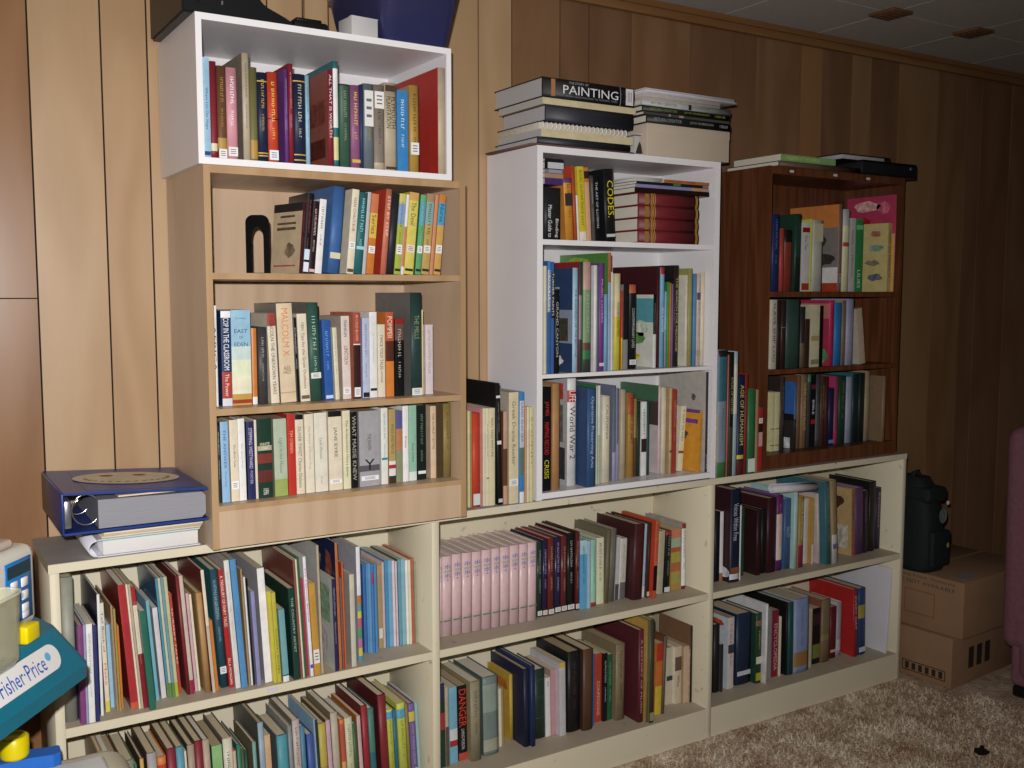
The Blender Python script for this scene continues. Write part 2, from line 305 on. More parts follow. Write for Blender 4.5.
def make_book(w, h, d, kind, spine, side, o, rnd, sgn=1):
    """returns a root Empty with cover, pages, title, label; local x 0..w (sgn 1) or -w..0 (sgn -1), y 0 front .. d, z 0..h"""
    root = empty(NOUN[kind][0])
    hard = kind in 'hv'; t = .0022 if hard else .0009
    if kind == 'c': t = .0015
    t = min(t, w * .22)
    b = min(.0035, w * .16) if hard else min(.0008, w * .08)
    ox = 0 if sgn > 0 else -w
    mats = []; idx = {}
    def mi(code):
        if code not in idx: idx[code] = len(mats); mats.append(cmat(code, kind))
        return idx[code]
    bands = sorted(o.get('k', []))      # spine colour blocks
    sb = sorted(o.get('p', []))         # side colour blocks
    zs = sorted({0.0, 1.0} | {q for bnd in bands for q in bnd[:2]} | {q for bnd in sb for q in bnd[:2]})
    n = 5; arc = [(w * i / n, -b * (1 - (2 * i / n - 1) ** 2)) for i in range(n + 1)]
    outer = [(0, d)] + arc + [(w, d)]; inner = [(w - t, d), (w - t, t), (t, t), (t, d)]
    prof = outer + inner; m_ = MB(); rings = []
    for f in zs: rings.append([m_.bm.verts.new((ox + x, y, f * h)) for x, y in prof])
    N_ = len(prof)
    for k, (A, B) in enumerate(zip(rings, rings[1:])):
        mid = (zs[k] + zs[k + 1]) / 2
        pick = lambda L_, df: min([q for q in L_ if q[0] <= mid <= q[1]] or [(0, 9, df)], key=lambda q: q[1] - q[0])[2]
        sc = pick(bands, spine); dc = pick(sb, side)
        for i in range(N_):
            f = m_.bm.faces.new((A[i], A[(i + 1) % N_], B[(i + 1) % N_], B[i]))
            if 1 <= i <= n: f.material_index = mi(sc); f.smooth = hard
            else: f.material_index = mi(dc)
    for ring, rev in ((rings[0], True), (rings[-1], False)):   # caps: left board, spine, right board
        L_ = len(outer)
        for q in ([ring[0], ring[1], ring[L_ + 2], ring[L_ + 3]], [ring[L_ - 2], ring[L_ - 1], ring[L_], ring[L_ + 1]], ring[1:L_ - 1] + [ring[L_ + 1], ring[L_ + 2]]):
            f = m_.bm.faces.new(list(reversed(q)) if rev else q); f.material_index = mi(side if q[0] is not ring[1] else spine)
    m_.build('cover', mats, root)
    g = MB(); e = .003 if hard else .0004
    g.box(ox + t, ox + w - t, t, d - (.004 if hard else .0006), e, h - e)
    g.build('pages', PAGES[o.get('pg', rnd.choice((0, 0, 1, 2)))], root)
    yf = -b - .0003
    cx_ = ox + w / 2
    fg = o.get('tt') or ('2a2420' if lum(PAL.get(spine, ('', spine))[1]) > .18 else rnd.choice(('d8c9a0', 'e8e4da', 'c8a44a')))
    sh_ = PAL.get(spine, ('', spine))[1]
    if not o.get('tt'): fg = '%02x%02x%02x' % tuple(int(int(fg[i:i + 2], 16) * .68 + int(sh_[i:i + 2], 16) * .32) for i in (0, 2, 4))
    if o.get('x'):
        for q in o['x']:
            txt, f0, f1, wf, colr = q[:5]
            hh = w * wf
            if len(q) > 5 and q[5] == 'H':    # horizontal, centred
                text_on('title', txt, (cx_ - w * wf / 2, yf - .0002, f0 * h), (1, 0, 0), (0, 0, 1), w * wf, (f1 - f0) * h, mat(colr, .5, .02), root)
            else:
                text_on('title', txt, (cx_ - hh / 2 + (q[5] * w if len(q) > 5 else 0), yf - .0002, f1 * h), (0, 0, -1), (1, 0, 0), (f1 - f0) * h, hh, mat(colr, .5, .02), root)
    elif not o.get('nt') and w > .0055:
        g = MB(); z = h * rnd.uniform(.86, .93); zend = h * rnd.uniform(.25, .4); hx = min(w * rnd.uniform(.24, .36), .0075); gap_ = h * rnd.uniform(.45, .62)
        first = True
        while z > zend:
            if first and z < gap_: z -= h * .06; first = False; hx *= .75
            a = hx * rnd.uniform(.5, .8); st = hx * .2
            x0_, x1_ = cx_ - hx / 2, cx_ + hx / 2
            g.quad((x0_, yf, z - st), (x1_, yf, z - st), (x1_, yf, z), (x0_, yf, z))
            if rnd.random() < .8:
                xx = rnd.choice((x0_, x1_ - st, cx_ - st / 2)); g.quad((xx, yf, z - a * .85), (xx + st, yf, z - a * .85), (xx + st, yf, z - st), (xx, yf, z - st))
            z -= a + (hx * .5 if rnd.random() < .18 else st * .6)
        g.build('title', mat(fg, .5, .02), root)
    if o.get('bd'):
        for f in o['bd'][1:]:
            g = MB()
            for i in range(n):
                (xa, ya), (xb, yb_) = arc[i], arc[i + 1]
                g.quad((ox + xa, ya - .0003, f * h - .0012), (ox + xb, yb_ - .0003, f * h - .0012), (ox + xb, yb_ - .0003, f * h + .0012), (ox + xa, ya - .0003, f * h + .0012))
            g.build('band', mat(o['bd'][0], .35, .02), root)
    for f0, f1, colr in o.get('lb', []):
        g = MB(); ww = w * .86
        g.box(cx_ - ww / 2, cx_ + ww / 2, yf - .0006, yf + b * .4, f0 * h, f1 * h)
        lo_ = g.build('spine_sticker', mat(colr, .5, .03), root)
        if colr[0] in 'ef' and f1 - f0 > .05:
            g = MB(); 
            for q in range(3): g.quad((cx_ - ww * .3, yf - .0009, (f0 + (f1 - f0) * (.25 + q * .22)) * h), (cx_ + ww * .3, yf - .0009, (f0 + (f1 - f0) * (.25 + q * .22)) * h), (cx_ + ww * .3, yf - .0009, (f0 + (f1 - f0) * (.33 + q * .22)) * h), (cx_ - ww * .3, yf - .0009, (f0 + (f1 - f0) * (.33 + q * .22)) * h))
            g.build('print', mat('6a6a78', .5), lo_)
    if o.get('ribbon'):
        g = MB(); g.box(cx_ - .003, cx_ + .003, -b - .001, 0, -.0, .0); 
        g.bm.free()
    for (g0, g1, f0, f1, colr) in o.get('f', []):      # picture patches on the left cover: fractions of depth (0 = spine edge) and height
        g = MB()
        if g1 - g0 > .65 or f1 - f0 < .045: g.quad((ox - .0004, g0 * d, f0 * h), (ox - .0004, g1 * d, f0 * h), (ox - .0004, g1 * d, f1 * h), (ox - .0004, g0 * d, f1 * h))
        else:
            vv = []
            for k in range(14):
                a = 2 * math.pi * k / 14; q = rnd.uniform(.7, 1.05)
                vv.append(g.bm.verts.new((ox - .0004, (g0 + g1) / 2 * d + (g1 - g0) / 2 * d * q * math.cos(a), (f0 + f1) / 2 * h + (f1 - f0) / 2 * h * q * math.sin(a))))
            g.bm.faces.new(vv)
        g.build('cover_picture', mat(PAL.get(colr, ('', colr))[1], .4, .45, 60), root)
    return root

def row(place, zs, yf, zmax, xmin, xmax, base, txt, auto=True, setb=.008, dmax=None, group=None, utop=False, smax=.13):
    ent = []; tf = (0, 0, 1.0); lean = 0.0; rnd = random.Random(place)
    for ln in txt.strip().splitlines():
        ln = ln.strip()
        if not ln: continue
        if ln[0] == '@': a = ln[1:].split(); tf = (float(a[0]), float(a[1]), float(a[2])); continue
        if ln[0] == '~': lean = R(float(ln[1:])); continue
        extra = ''
        if '|' in ln: ln, extra = ln.split('|'); extra = extra.strip()
        a = ln.split(); U = lambda q: tf[0] + float(q) / tf[2]; V_ = lambda q: tf[1] + float(q) / tf[2]
        ul, ur, vt = U(a[0]), U(a[1]), V_(a[2]); code, kind = a[3], a[4]; o = {'side': code}
        vb = base[0][1] + (ul - base[0][0]) * (base[1][1] - base[0][1]) / (base[1][0] - base[0][0]) if base else None
        if base and len(base) > 2:
            for p0, p1 in zip(base, base[1:]):
                if ul <= p1[0] or p1 is base[-1]: vb = p0[1] + (ul - p0[0]) * (p1[1] - p0[1]) / (p1[0] - p0[0]); break
        S = None; d = None; le = lean; yw = 0
        for q in a[5:]:
            if q.startswith('B='): vb = V_(q[2:])
            elif q.startswith('s='): o['side'] = q[2:]
            elif q.startswith('S='): S = float(q[2:])
            elif q.startswith('d='): d = float(q[2:])
            elif q.startswith('L='): le = R(float(q[2:]))
            elif q.startswith('Y='): yw = R(float(q[2:]))
            elif q.startswith('tt='): o['tt'] = q[3:]
            elif q == 'nt': o['nt'] = 1
            elif q.startswith('pg='): o['pg'] = int(q[3:])
            elif q.startswith('bd='): c_, *fs = q[3:].split(','); o['bd'] = [c_] + [float(z) for z in fs]
            elif q.startswith('lb='): z = q[3:].split(','); o.setdefault('lb', []).append((float(z[0]), float(z[1]), z[2] if len(z) > 2 else 'e8e6e2'))
            elif q.startswith('k='): z = q[2:].split(','); o.setdefault('k', []).append((float(z[0]), float(z[1]), z[2]))
            elif q.startswith('p='): z = q[2:].split(','); o.setdefault('p', []).append((float(z[0]), float(z[1]), z[2]))
            elif q.startswith('f='): z = q[2:].split(','); o.setdefault('f', []).append((*[float(t_) for t_ in z[:4]], z[4]))
            elif q.startswith('x='): z = q[2:].split(','); o.setdefault('x', []).append((z[0].replace('_', ' '), float(z[1]), float(z[2]), float(z[3]), z[4]) + ((('H' if z[5] == 'H' else float(z[5])),) if len(z) > 5 else ()))
            else: raise ValueError(q)
        if S is not None: Y = yf + S
        elif auto and vb is not None: Y = min(max(onZ(ul, vb, zs).y, yf + .004), yf + smax)
        else: Y = yf + setb
        uc = (ul + ur) / 2
        if utop:
            pt = onY(ul, vt, Y); X0 = pt.x; W = onY(ur, vt, Y).x - X0; H = pt.z - zs
            X0 -= math.tan(le) * H
        else:
            X0 = onY(ul, vb, Y).x; W = onY(ur, vb, Y).x - X0; H = onY(uc, vt, Y).z - onY(uc, vb, Y).z
        H = min(H / math.cos(le) if le == 0 else H, zmax - zs - .004)
        if le: H = min(H, (zmax - zs - .004 - W * abs(math.sin(le))) / math.cos(le))
        W = max(W * math.cos(le), .003)
        dd = d or (H * .7 if kind in 'hpv' else H * .78); dd = min(dd, -.014 - Y, dmax or 1)
        ent.append(dict(X=X0, W=W, H=H, Y=Y, D=dd, le=le, yw=yw, code=code, kind=kind, o=o, extra=extra))
    # no two books in the same space
    for i, e_ in enumerate(ent):
        lim = xmin + .0006 + (math.tan(-e_['le']) * e_['H'] if e_['le'] < 0 else 0) if i == 0 else None
        if i:
            p = ent[i - 1]; hh = min(e_['H'], p['H'])
            foot = p['W'] / math.cos(p['le'])
            lim = p['X'] + foot + .0004
            if e_['yw']: lim += math.sin(e_['yw']) * e_['D']
            lim = max(lim, p['X'] + foot + math.tan(p['le']) * hh - math.tan(e_['le']) * hh + .0004)
        if e_['X'] < lim:
            push = lim - e_['X']; e_['X'] = lim; sh = min(push, e_['W'] * .45, max(0, e_['W'] - .0035)); e_['W'] -= sh
    last = ent[-1]; over = last['X'] + last['W'] + max(0, math.tan(last['le']) * last['H']) - (xmax - .001)
    if over > 0:
        # slide the crowded tail back by trimming widths evenly
        tot = sum(q['W'] for q in ent); sc = 1 - over / tot * 1.02
        x_prev = None
        for i, q in enumerate(ent):
            gap = 0 if i == 0 else q['X'] - oldend
            oldend = q['X'] + q['W']
            q['X'] = q['X'] if i == 0 else newend + gap
            q['W'] *= sc; newend = q['X'] + q['W']
        print('ROW', place, 'trimmed', round(over, 4))
    for i, e_ in enumerate(ent):
        sgn = -1 if e_['le'] > 0 else 1
        r_ = make_book(e_['W'], e_['H'], e_['D'], e_['kind'], e_['code'], e_['o']['side'], e_['o'], rnd, sgn)
        X = e_['X'] + (e_['W'] / math.cos(e_['le']) if sgn < 0 else 0)
        r_.location = (X, e_['Y'], zs + .0003)
        r_.rotation_euler = (Matrix.Rotation(e_['yw'], 3, 'Z') @ Matrix.Rotation(e_['le'], 3, 'Y')).to_euler()
        size = ('slim ' if e_['W'] < .0105 else 'thick ' if e_['W'] > .036 else '') + ('tall ' if e_['H'] > .262 else 'short ' if e_['H'] < .165 else '')
        word = lambda j: PAL[ent[j]['code']][0]
        nb = ('between ' + word(i - 1) + ' and ' + word(i + 1)) if 0 < i < len(ent) - 1 else ('leftmost beside ' + word(1) if i == 0 else 'rightmost beside ' + word(i - 1))
        ex = (' ' + e_['extra']) if e_['extra'] else ''
        noun = NOUN[e_['kind']][1]
        cand = []
        for sz in (size, size.replace('slim ', '').replace('thick ', ''), ''):
            cand.append(sz + word(i) + ' ' + noun + ex + ', ' + nb + ', ' + place)
            cand.append(sz + word(i) + ' ' + noun + ex + ', ' + place)
        cand.sort(key=lambda c: 'between' not in c and 'most beside' not in c)
        lab = next((c for c in cand if len(c.replace('-', ' ').split()) <= 16), None)
        if lab is None: lab = size + word(i) + ' ' + noun + ', ' + nb + ', ' + place
        ALL.append([r_, lab, i, ent, place])
        tag(r_, lab, 'book', group or ('books on the ' + place))
    return ent
row("white box shelf", 1.5388, -.313, 1.80, .5443, 1.0794, [(202, 157.4), (445, 170)], '''
@195 40 5.692
42 90 97 lb p x=Where_Lies_Our_Hope,.28,.7,.5,1c3f74 lb=.02,.06,1c3f74 |with blue title
90 128 120 cs h k=.07,.15,iv nt
130 182 145 bn h k=.1,.22,go lb=.0,.1 |with worn spine
182 244 155 pk h tt=f4eeee lb=.03,.13 |with library sticker
275 315 70 bg h s=tp d=.19 |with dark title
315 358 150 ol h k=.02,.22,go nt |with gold foot
358 415 178 nv h bd=c9a44a,.06,.09,.9 tt=c9a44a |with gilt bands
415 475 175 ro h tt=f0d060 bd=1c1c1c,.48 lb=.02,.13,e6eef4 |with sticker at foot
512 533 160 pu h s=pu d=.15 |with pale stripe
536 562 125 cs h d=.2
562 630 183 nv h bd=c9a44a,.04,.1,.92 tt=c9c4a4 |with gilt star
632 655 190 lb h
@320 40 5.692
48 75 155 cs h s=9a4a3a x=ALL_THAT_IS_WORTH,.3,.95,.5,f0e6e6 f=.1,.8,.1,.3,5a241c f=.1,.8,.45,.7,7c3c30 d=.17 |with white lettering
78 106 105 te h k=.37,.93,wh k=.06,.28,py d=.2 nt |jacketed white and yellow
112 172 235 dk h k=0,.98,2f5a44 f=0,1,.1,.9,gn |with mottled pattern
175 228 240 mv h tt=e6c060 lb=.06,.1,d8b050 |with gilt marks
230 247 236 db h nt
248 305 230 sl h lb=.5,.92,e4e2dc
306 366 235 tp h lb=.72,.92,ece8e2 k=0,.08,bg |with paper label
366 435 222 bg h x=PLYMOUTH,.48,.84,.36,3a2c20,.2 x=PLANTATION,.48,.84,.36,3a2c20,-.2 lb=.9,.97,4a3a2a lb=.01,.04,4a3a2a |titled in ornate black
440 500 265 bb p tt=cfe6f4
510 562 235 go h s=tn lb=.2,.34,ecebe6 |with white sticker
672 712 130 bg h s=c02318 k=0,1,c0ab8c nt d=.24 |with big red cover
''', auto=False, setb=.006)

row("tan bookcase's top shelf", 1.3148, -.3043, 1.5103, .557, 1.1165, [(240, 274.3), (445, 273.9)], '''
@240 175 6.982
~5.5
400 425 190 bg p s=c4aa82 Y=14 d=.108 k=0,1,mr p=.88,1,2a2522 f=.15,.55,.2,.45,7a6a54 f=.2,.85,.62,.66,5a4632 f=.2,.85,.7,.73,5a4632 f=.25,.75,.8,.83,5a4632 f=.15,.9,.1,.12,b04030 |turned to show tan cover
427 468 125 bk p tt=a43a4a lb=.02,.14,dfe2ee lb=.17,.3,cfe0f0 s=bk |with two stickers
470 512 182 mr p tt=d8c4b8 k=.0,1,2a1218 lb=.02,.06,d8b0b0
514 560 168 wh p s=dcdce4 tt=30303a |with black title
602 684 80 bl h s=3a6cb0 lb=.17,.24,d6cfae d=.17 nt |with small label
@345 175 6.982
2 50 95 cr p x=NAN_CHAUCEUR,.5,.9,.4,6a5a44 lb=.3,.38,f2f0ea lb=.02,.06,5a4a38
52 110 118 te h tt=9fd0d6 lb=.3,.34,9fd0d6
112 135 112 lg p nt
140 190 125 or p k=.76,1,da7040 k=.45,.76,e2b93c lb=.26,.35,f2efe8 x=Series,.5,.74,.6,7a2a10 |with yellow title block
238 280 90 sa h s=c8301a x=STEP_BY_STEP,.45,.92,.4,f4d8c0 d=.15 |with red cover
282 332 122 nv h nt k=0,1,20242c
335 378 122 lm p k=.62,.88,7fa4d4 k=.88,1,d0c45a lb=.25,.37,f0efe8 lb=.04,.07,2a2a20 |with blue title block
384 402 125 wh p k=.1,.6,d87a50 nt
405 468 112 ye p k=0,1,dccb50 k=.9,1,d8a048 x=The_Devil,.6,.88,.5,5a4a10 lb=.27,.36,efd8c8 lb=.04,.07,2a2a20 |with white sticker
482 520 128 gn p k=.62,.9,4aa6c4 k=0,.62,58a868 k=.9,1,58b078 lb=.27,.36,f2f2ee lb=.04,.07,1a2a20 |with blue title block
526 578 120 tn p k=.62,.9,7fb0a8 k=0,.62,c4a04c lb=.27,.36,efece6 lb=.04,.07,2a2a20 |with pale blue block
584 606 125 sa p nt k=0,1,d88a60
612 658 125 oc p k=.62,.9,3fa4d2 k=0,.62,d8a045 k=.9,1,d97a28 lb=.27,.37,f0f0ee lb=.04,.07,2a2a20 x=Nurse,.66,.88,.6,14506e |with bright blue block
''', auto=False, setb=.012)

row("tan bookcase's middle shelf", 1.0418, -.3043, 1.3005, .557, 1.1165, [(211, 403.5), (320, 397.5), (432, 391.6)], '''
@205 285 6.144
45 74 105 wh p s=3d6a34 x=AFRICA,.35,.8,.6,3a4a3a d=.15 |with green edge
100 160 140 db p k=0,.36,b83a30 k=0,.08,d8d8e0 k=.93,1,e8e6ee x=COP_IN_THE_CLASSROOM,.38,.93,.55,f4f4f4 x=The_Power,.1,.34,.4,f0dcd8 |with red lower part
162 280 135 lb p k=0,.12,c89a3c k=.02,.06,a8321c k=.12,.3,e8e4c0 k=.3,.48,dfe8c0 k=.48,.62,c4dcd4 x=EAST,.76,.8,.68,1f3c50,H x=OF,.7,.73,.2,1f3c50,H x=EDEN,.62,.66,.7,1f3c50,H x=JOHN_STEINBECK,.9,.92,.55,3a6a84,H d=.12 |with sunset landscape
287 315 245 or p k=.0,.1,wh nt s=d8a070
322 378 240 dg h tt=a8a8a0 d=.12
~-2
400 450 155 cr p k=.86,1,a83a30 x=LINCOLN_THE_UNKNOWN_YEARS,.1,.92,.42,4a3c30 |with red head
460 555 95 bg p s=8a7f74 k=0,1,dcc49c x=MALCOLM_X,.47,.95,.42,d8804a x=ALEX,.33,.37,.45,5a4434,H x=HALEY,.29,.325,.5,5a4434,H bd=c09a70,.1 |with orange title
557 578 180 bk p tt=e0e0da
583 640 158 cr p x=1001_Tips_for_the_Great_Outdoors,.15,.9,.4,4a443a lb=.03,.07,6a5a48
645 714 90 dk h s=6a6860 k=0,1,2a5648 lb=.23,.29,e2e6dc tt=a8c4b0 d=.2 |with white label
@320 285 6.144
27 78 198 bl p k=0,1,2458b0 tt=7fa8e0 lb=.02,.06,c8d4f0
90 115 242 iv p tt=8a8a80
~-1
136 186 172 pp p s=b8a898 k=0,1,e0ccc0 x=FRANKLIN,.75,.95,.35,4a3434 x=LINCOLN,.42,.64,.45,9a3c3c lb=.06,.14,f2ece8 |with dark red title
~0
203 246 150 sa p k=.64,1,b0442e k=0,.64,3a1c18 bd=f0e8e0,.63 x=IN_COLD_BLOOD,.67,.97,.35,e8c0b0 lb=.02,.13,ececec |over dark photograph
258 300 185 lv p k=0,1,b8c0dc tt=5a6aa0 lb=.01,.07,1c1c24
302 347 148 wh p nt lb=.08,.11,222222 x=A_Cultural_History,.4,.75,.2,8a8a90
352 396 225 cr p x=TWICE_TOLD_TALES,.38,.86,.4,2a2420 x=HAWTHORNE,.2,.36,.25,5a5040 |with black title
402 450 150 or p k=.66,1,c8502a k=.42,.66,5a2a1c k=0,.42,e07a24 x=POMPEII,.7,.95,.6,f6dccc |with photograph in middle
458 512 190 bk p k=.72,.93,6a4a40 k=.93,1,a02020 tt=b8b0a4 |with red top
553 622 30 dk h s=686660 lb=.0,.07,e2e4de x=THE_MILLS,.55,.78,.4,8a9a60 k=0,1,1f3d3c d=.19 |with white label
624 631 135 py p nt
645 690 228 pp p k=0,1,d8ccd0 x=LITTLE_COUNTRY_HOUSE,.3,.92,.3,9a7a8a
''', auto=False, setb=.045, utop=False)

row("tan bookcase's bottom shelf", .8438, -.3043, 1.027, .557, 1.1165, [(218, 504), (304, 494.5), (340, 490.7), (430, 479.5), (450, 478)], '''
@205 400 6.982
~-.6
90 114 160 bk p k=0,.95,2a2a22 tt=c8c4a8 |with yellow top
116 170 160 lb p s=283a78 k=0,1,8cbce6 x=THE_ANSWER,.42,.9,.35,2c5a90 x=Moses_King,.2,.38,.25,3a6aa0 |with blue title
180 236 148 cr p x=The_Black_Tulip,.42,.7,.3,4a3a2a lb=.15,.25,f4f2ec
238 285 138 wh p k=0,1,ecebe4 x=The_Quiet_Pool,.4,.7,.28,8a8a7a
297 350 160 nv p k=0,1,262a60 x=STEPPING_WESTWARD,.4,.92,.45,d0cce0 x=PORTER,.2,.37,.35,b8b4cc |with white title
352 368 145 cr p nt
372 470 142 dk p k=.2,.35,6a2a24 k=.44,.56,8a3028 k=.6,.66,b0a888 x=WHITE,.66,.7,.7,e0dcc4,H x=OAK,.61,.65,.5,e0dcc4,H x=1896,.04,.12,.4,d8d4c4 |with painted spine
485 575 142 sg p k=0,.22,9aae50 k=.22,1,b0c0a0 x=Light_in_the_House,.3,.75,.32,5a7a7a |pale above grassy foot
580 635 108 re p k=0,1,d02a20 x=TIM_O'BRIEN,.52,.8,.4,f0a888
637 692 112 cr p k=.94,1,16161a x=OLIVER_TWIST_Charles_Dickens,.08,.85,.42,5a5040 |with black top
702 762 108 cr p k=0,1,e6dcc0 x=The_Picture_of_Dorian_Gray,.3,.85,.28,8a8270
768 855 100 iv p k=0,1,e4dcc8 x=Little_Women,.42,.68,.2,6a6a60 x=Alcott,.1,.2,.15,8a8a80 |wider than its neighbours
@330 395 6.982
~-.4
-8 84 124 cr p k=.93,1,16161a lb=.09,.14,f4f4f4 x=JANE_EYRE,.42,.8,.3,4a463c |with black top
92 143 118 iv p k=0,1,e2dcae x=The_Ambassadors_Henry_James,.15,.88,.4,3a3a24 |with long title
148 192 128 bk p x=WHAT_MAISIE_KNEW,.1,.95,.6,a8a89a
205 345 125 gy p k=0,1,a4a2a6 lb=.08,.14,f0f0f2 k=.2,.28,5a5a60 x=THE_RAVEN,.48,.7,.18,44444a x=Y,.22,.36,.5,141414,H |with black bird
~0
356 402 100 wh p k=0,1,e4e6dc tt=5a8a7a lb=.32,.35,3a8aa0
410 456 108 oc p k=.1,.3,e8e4dc k=0,.1,3a3228 k=.2,.25,c03028 k=.3,1,b89c54 x=PRIDE_AND_PEACE,.4,.8,.4,6a5420 |with white and red foot
460 504 120 mc p k=.75,1,5a5a9a k=.45,.75,c47a4a k=0,.45,8a9268 nt |with painted scene
507 546 85 wh p k=0,1,f0eee8 x=Emma,.45,.6,.35,4a4a46
550 602 82 mi p k=.12,1,8cc4a4 k=0,.12,dfe6dc x=House_of_Mirth,.25,.5,.35,2f5a48
608 668 80 bk p k=0,1,17201c tt=7a8a70 lb=.08,.12,ececea
700 738 85 cr p s=c8a888 k=0,1,e0bf98 x=THE_SCARLET_LETTER,.4,.9,.35,5a4430
742 784 72 bn p k=0,1,4a3820 nt
786 840 68 go h k=0,1,8a7434 s=6a5a2a tt=4a3c1c |with gilt square
''', auto=True, smax=.08)

# white bookcase
row("white bookcase's top shelf", 1.4073, -.2443, 1.5962, 1.384, 1.9525, [(560, 240.4), (614, 242.2), (700, 244)], '''
@540 155 8.084
~0
28 160 265 bk h x=Master_Guide_to,.04,.66,.24,e4e4e4,-.18 x=Binding,.04,.4,.22,e4e4e4,.22 k=0,1,1c1c1e |lettered on wide spine
~-3.5
205 272 190 or h k=.92,1,6a3a80 k=0,.92,d98a1c lb=.55,.75,3a3230 s=c87a20 |with purple top
276 300 22 ro h k=0,1,c0481e nt
302 316 330 wh p nt
320 372 42 ye p x=BLUES_GUITAR_MADE_EASY,.2,.95,.4,6a6410 k=0,.12,e8e4d0
375 412 105 or p k=.0,.8,dfa878 k=.85,.95,2a2a26 nt |with pale lower half
420 446 170 dg p k=.0,.96,55504c tt=c8c0b8
448 490 170 bk p x=THE_ART_OF_ILLUSION,.2,.9,.4,c8c8cc
528 606 118 bk h k=0,1,141416 s=101012 x=CODES.,.33,.84,.6,e0d030,.08 lb=.06,.1,d0d0c8 |with big yellow title
''', auto=False, setb=.008)

row("white bookcase's middle shelf", 1.0728, -.2443, 1.393, 1.384, 1.9525, [(545, 374.4), (579, 374.6), (625, 369.3), (665, 366.8), (713, 362.6)], '''
@540 250 5.908
18 36 95 iv c nt
38 60 65 bl c k=.55,.92,d8dce0 k=.92,1,3a8ad0 x=ALASKA_PLACES,.55,.92,.7,1c1c20 |with black and white title
62 84 70 bl c k=.5,.9,1c1c20 k=0,.5,3a62b0 x=TURNER_PAINTS,.52,.9,.7,e4e4e4 |with black upper half
88 116 235 bk h x=GRAND_CANYON,.2,.85,.5,c0c0c4 d=.13 |with raised white title
195 230 115 lb h s=28406e p=.28,.6,8a96ae f=.1,.8,.3,.52,4a4638 f=.2,.5,.05,.17,d8d8d4 f=.3,.7,.8,.82,a0acc4 f=.3,.7,.74,.76,a0acc4 k=0,1,9cc4de x=THE_BUILDINGS_OF_THE_BRITONS,.15,.8,.35,2a3c5c d=.19 |with castle on blue cover
236 256 80 dg h k=.3,.7,8a8a8a s=9c2020 nt d=.2
262 314 80 gn h k=.75,1,c89a8c k=.27,.75,7a9a6a k=.2,.27,6a3c34 k=0,.12,3a3a3a x=TUSCANY,.35,.72,.3,a8bc98 |with pink flowered top
331 352 95 wh h s=dad6de nt
354 361 100 sl h nt
363 396 80 pu h x=MUSIC_LOVERS,.45,.85,.3,d8b8e4 k=0,1,7a3a94 lb=.05,.08,d8d0e0
400 420 262 lb h k=0,1,6fb0dc nt
422 440 16 or c s=4f8a34 k=0,.75,9cb8d8 k=.75,1,c8643a f=.3,.9,.88,.98,8aa83a d=.22 |with green picture cover
442 452 130 wh p nt
463 500 140 ye h k=.55,1,e0cf9c s=d8cc90 x=MODERN_PAINTERS,.35,.7,.4,2a2820 k=0,.35,d0c020 |with cream upper spine
@620 250 5.908
33 44 240 ro h k=0,.4,d8c020 nt
46 76 205 gy p k=.35,1,1c1c20 nt |with black upper spine
82 128 205 bk h k=.9,1,c85a34 x=CONTEMPORARY_LIVES,.25,.72,.35,c8c8c8 lb=.05,.11,e8e6e4 |with white sticker
229 248 262 bk p s=d8dccc k=0,.46,e2e0dc p=.62,.95,4fa4b0 f=.15,.6,.3,.5,6a9a54 f=.3,.7,.08,.2,d0bc40 f=.1,.5,.42,.66,c8d4c0 d=.17 |with sun and teal cover
250 269 92 mr h s=421018 nt d=.22 |with big wine cover
274 298 100 lb h k=.93,1,c02424 k=0,.93,6fb0dc x=SKY_&_WATER,.35,.6,.5,e8f0f4
300 315 242 lb h k=0,.5,8aa0a8 nt s=28242a
317 331 185 gn h k=0,1,3fa83f nt
332 344 190 or h nt
346 356 195 pu h k=0,1,8a6ab4 nt
358 388 85 bn h k=0,1,2c1f1a s=1c1614 x=THE_SEARCH_FOR_MEDICINE,.15,.88,.4,d0b878 d=.2 |with gold title
430 446 140 cr h s=d8d4bc f=.2,.6,.82,.92,4a4438 f=.2,.5,.68,.76,8a8478 f=.2,.6,.5,.58,8a8478 f=.3,.6,.32,.38,6a6458 f=.2,.5,.1,.16,8a8a8a d=.16 |with sketches on cover
448 472 100 ol h k=0,1,a09c50 s=9a9648 nt
478 500 130 bl h k=0,1,4a94c8 nt
502 526 132 pp h k=0,1,d8bca8 k=.72,.8,6a2c6a lb=.1,.17,b0a088
528 550 120 cr h nt
''', auto=True, smax=.035)

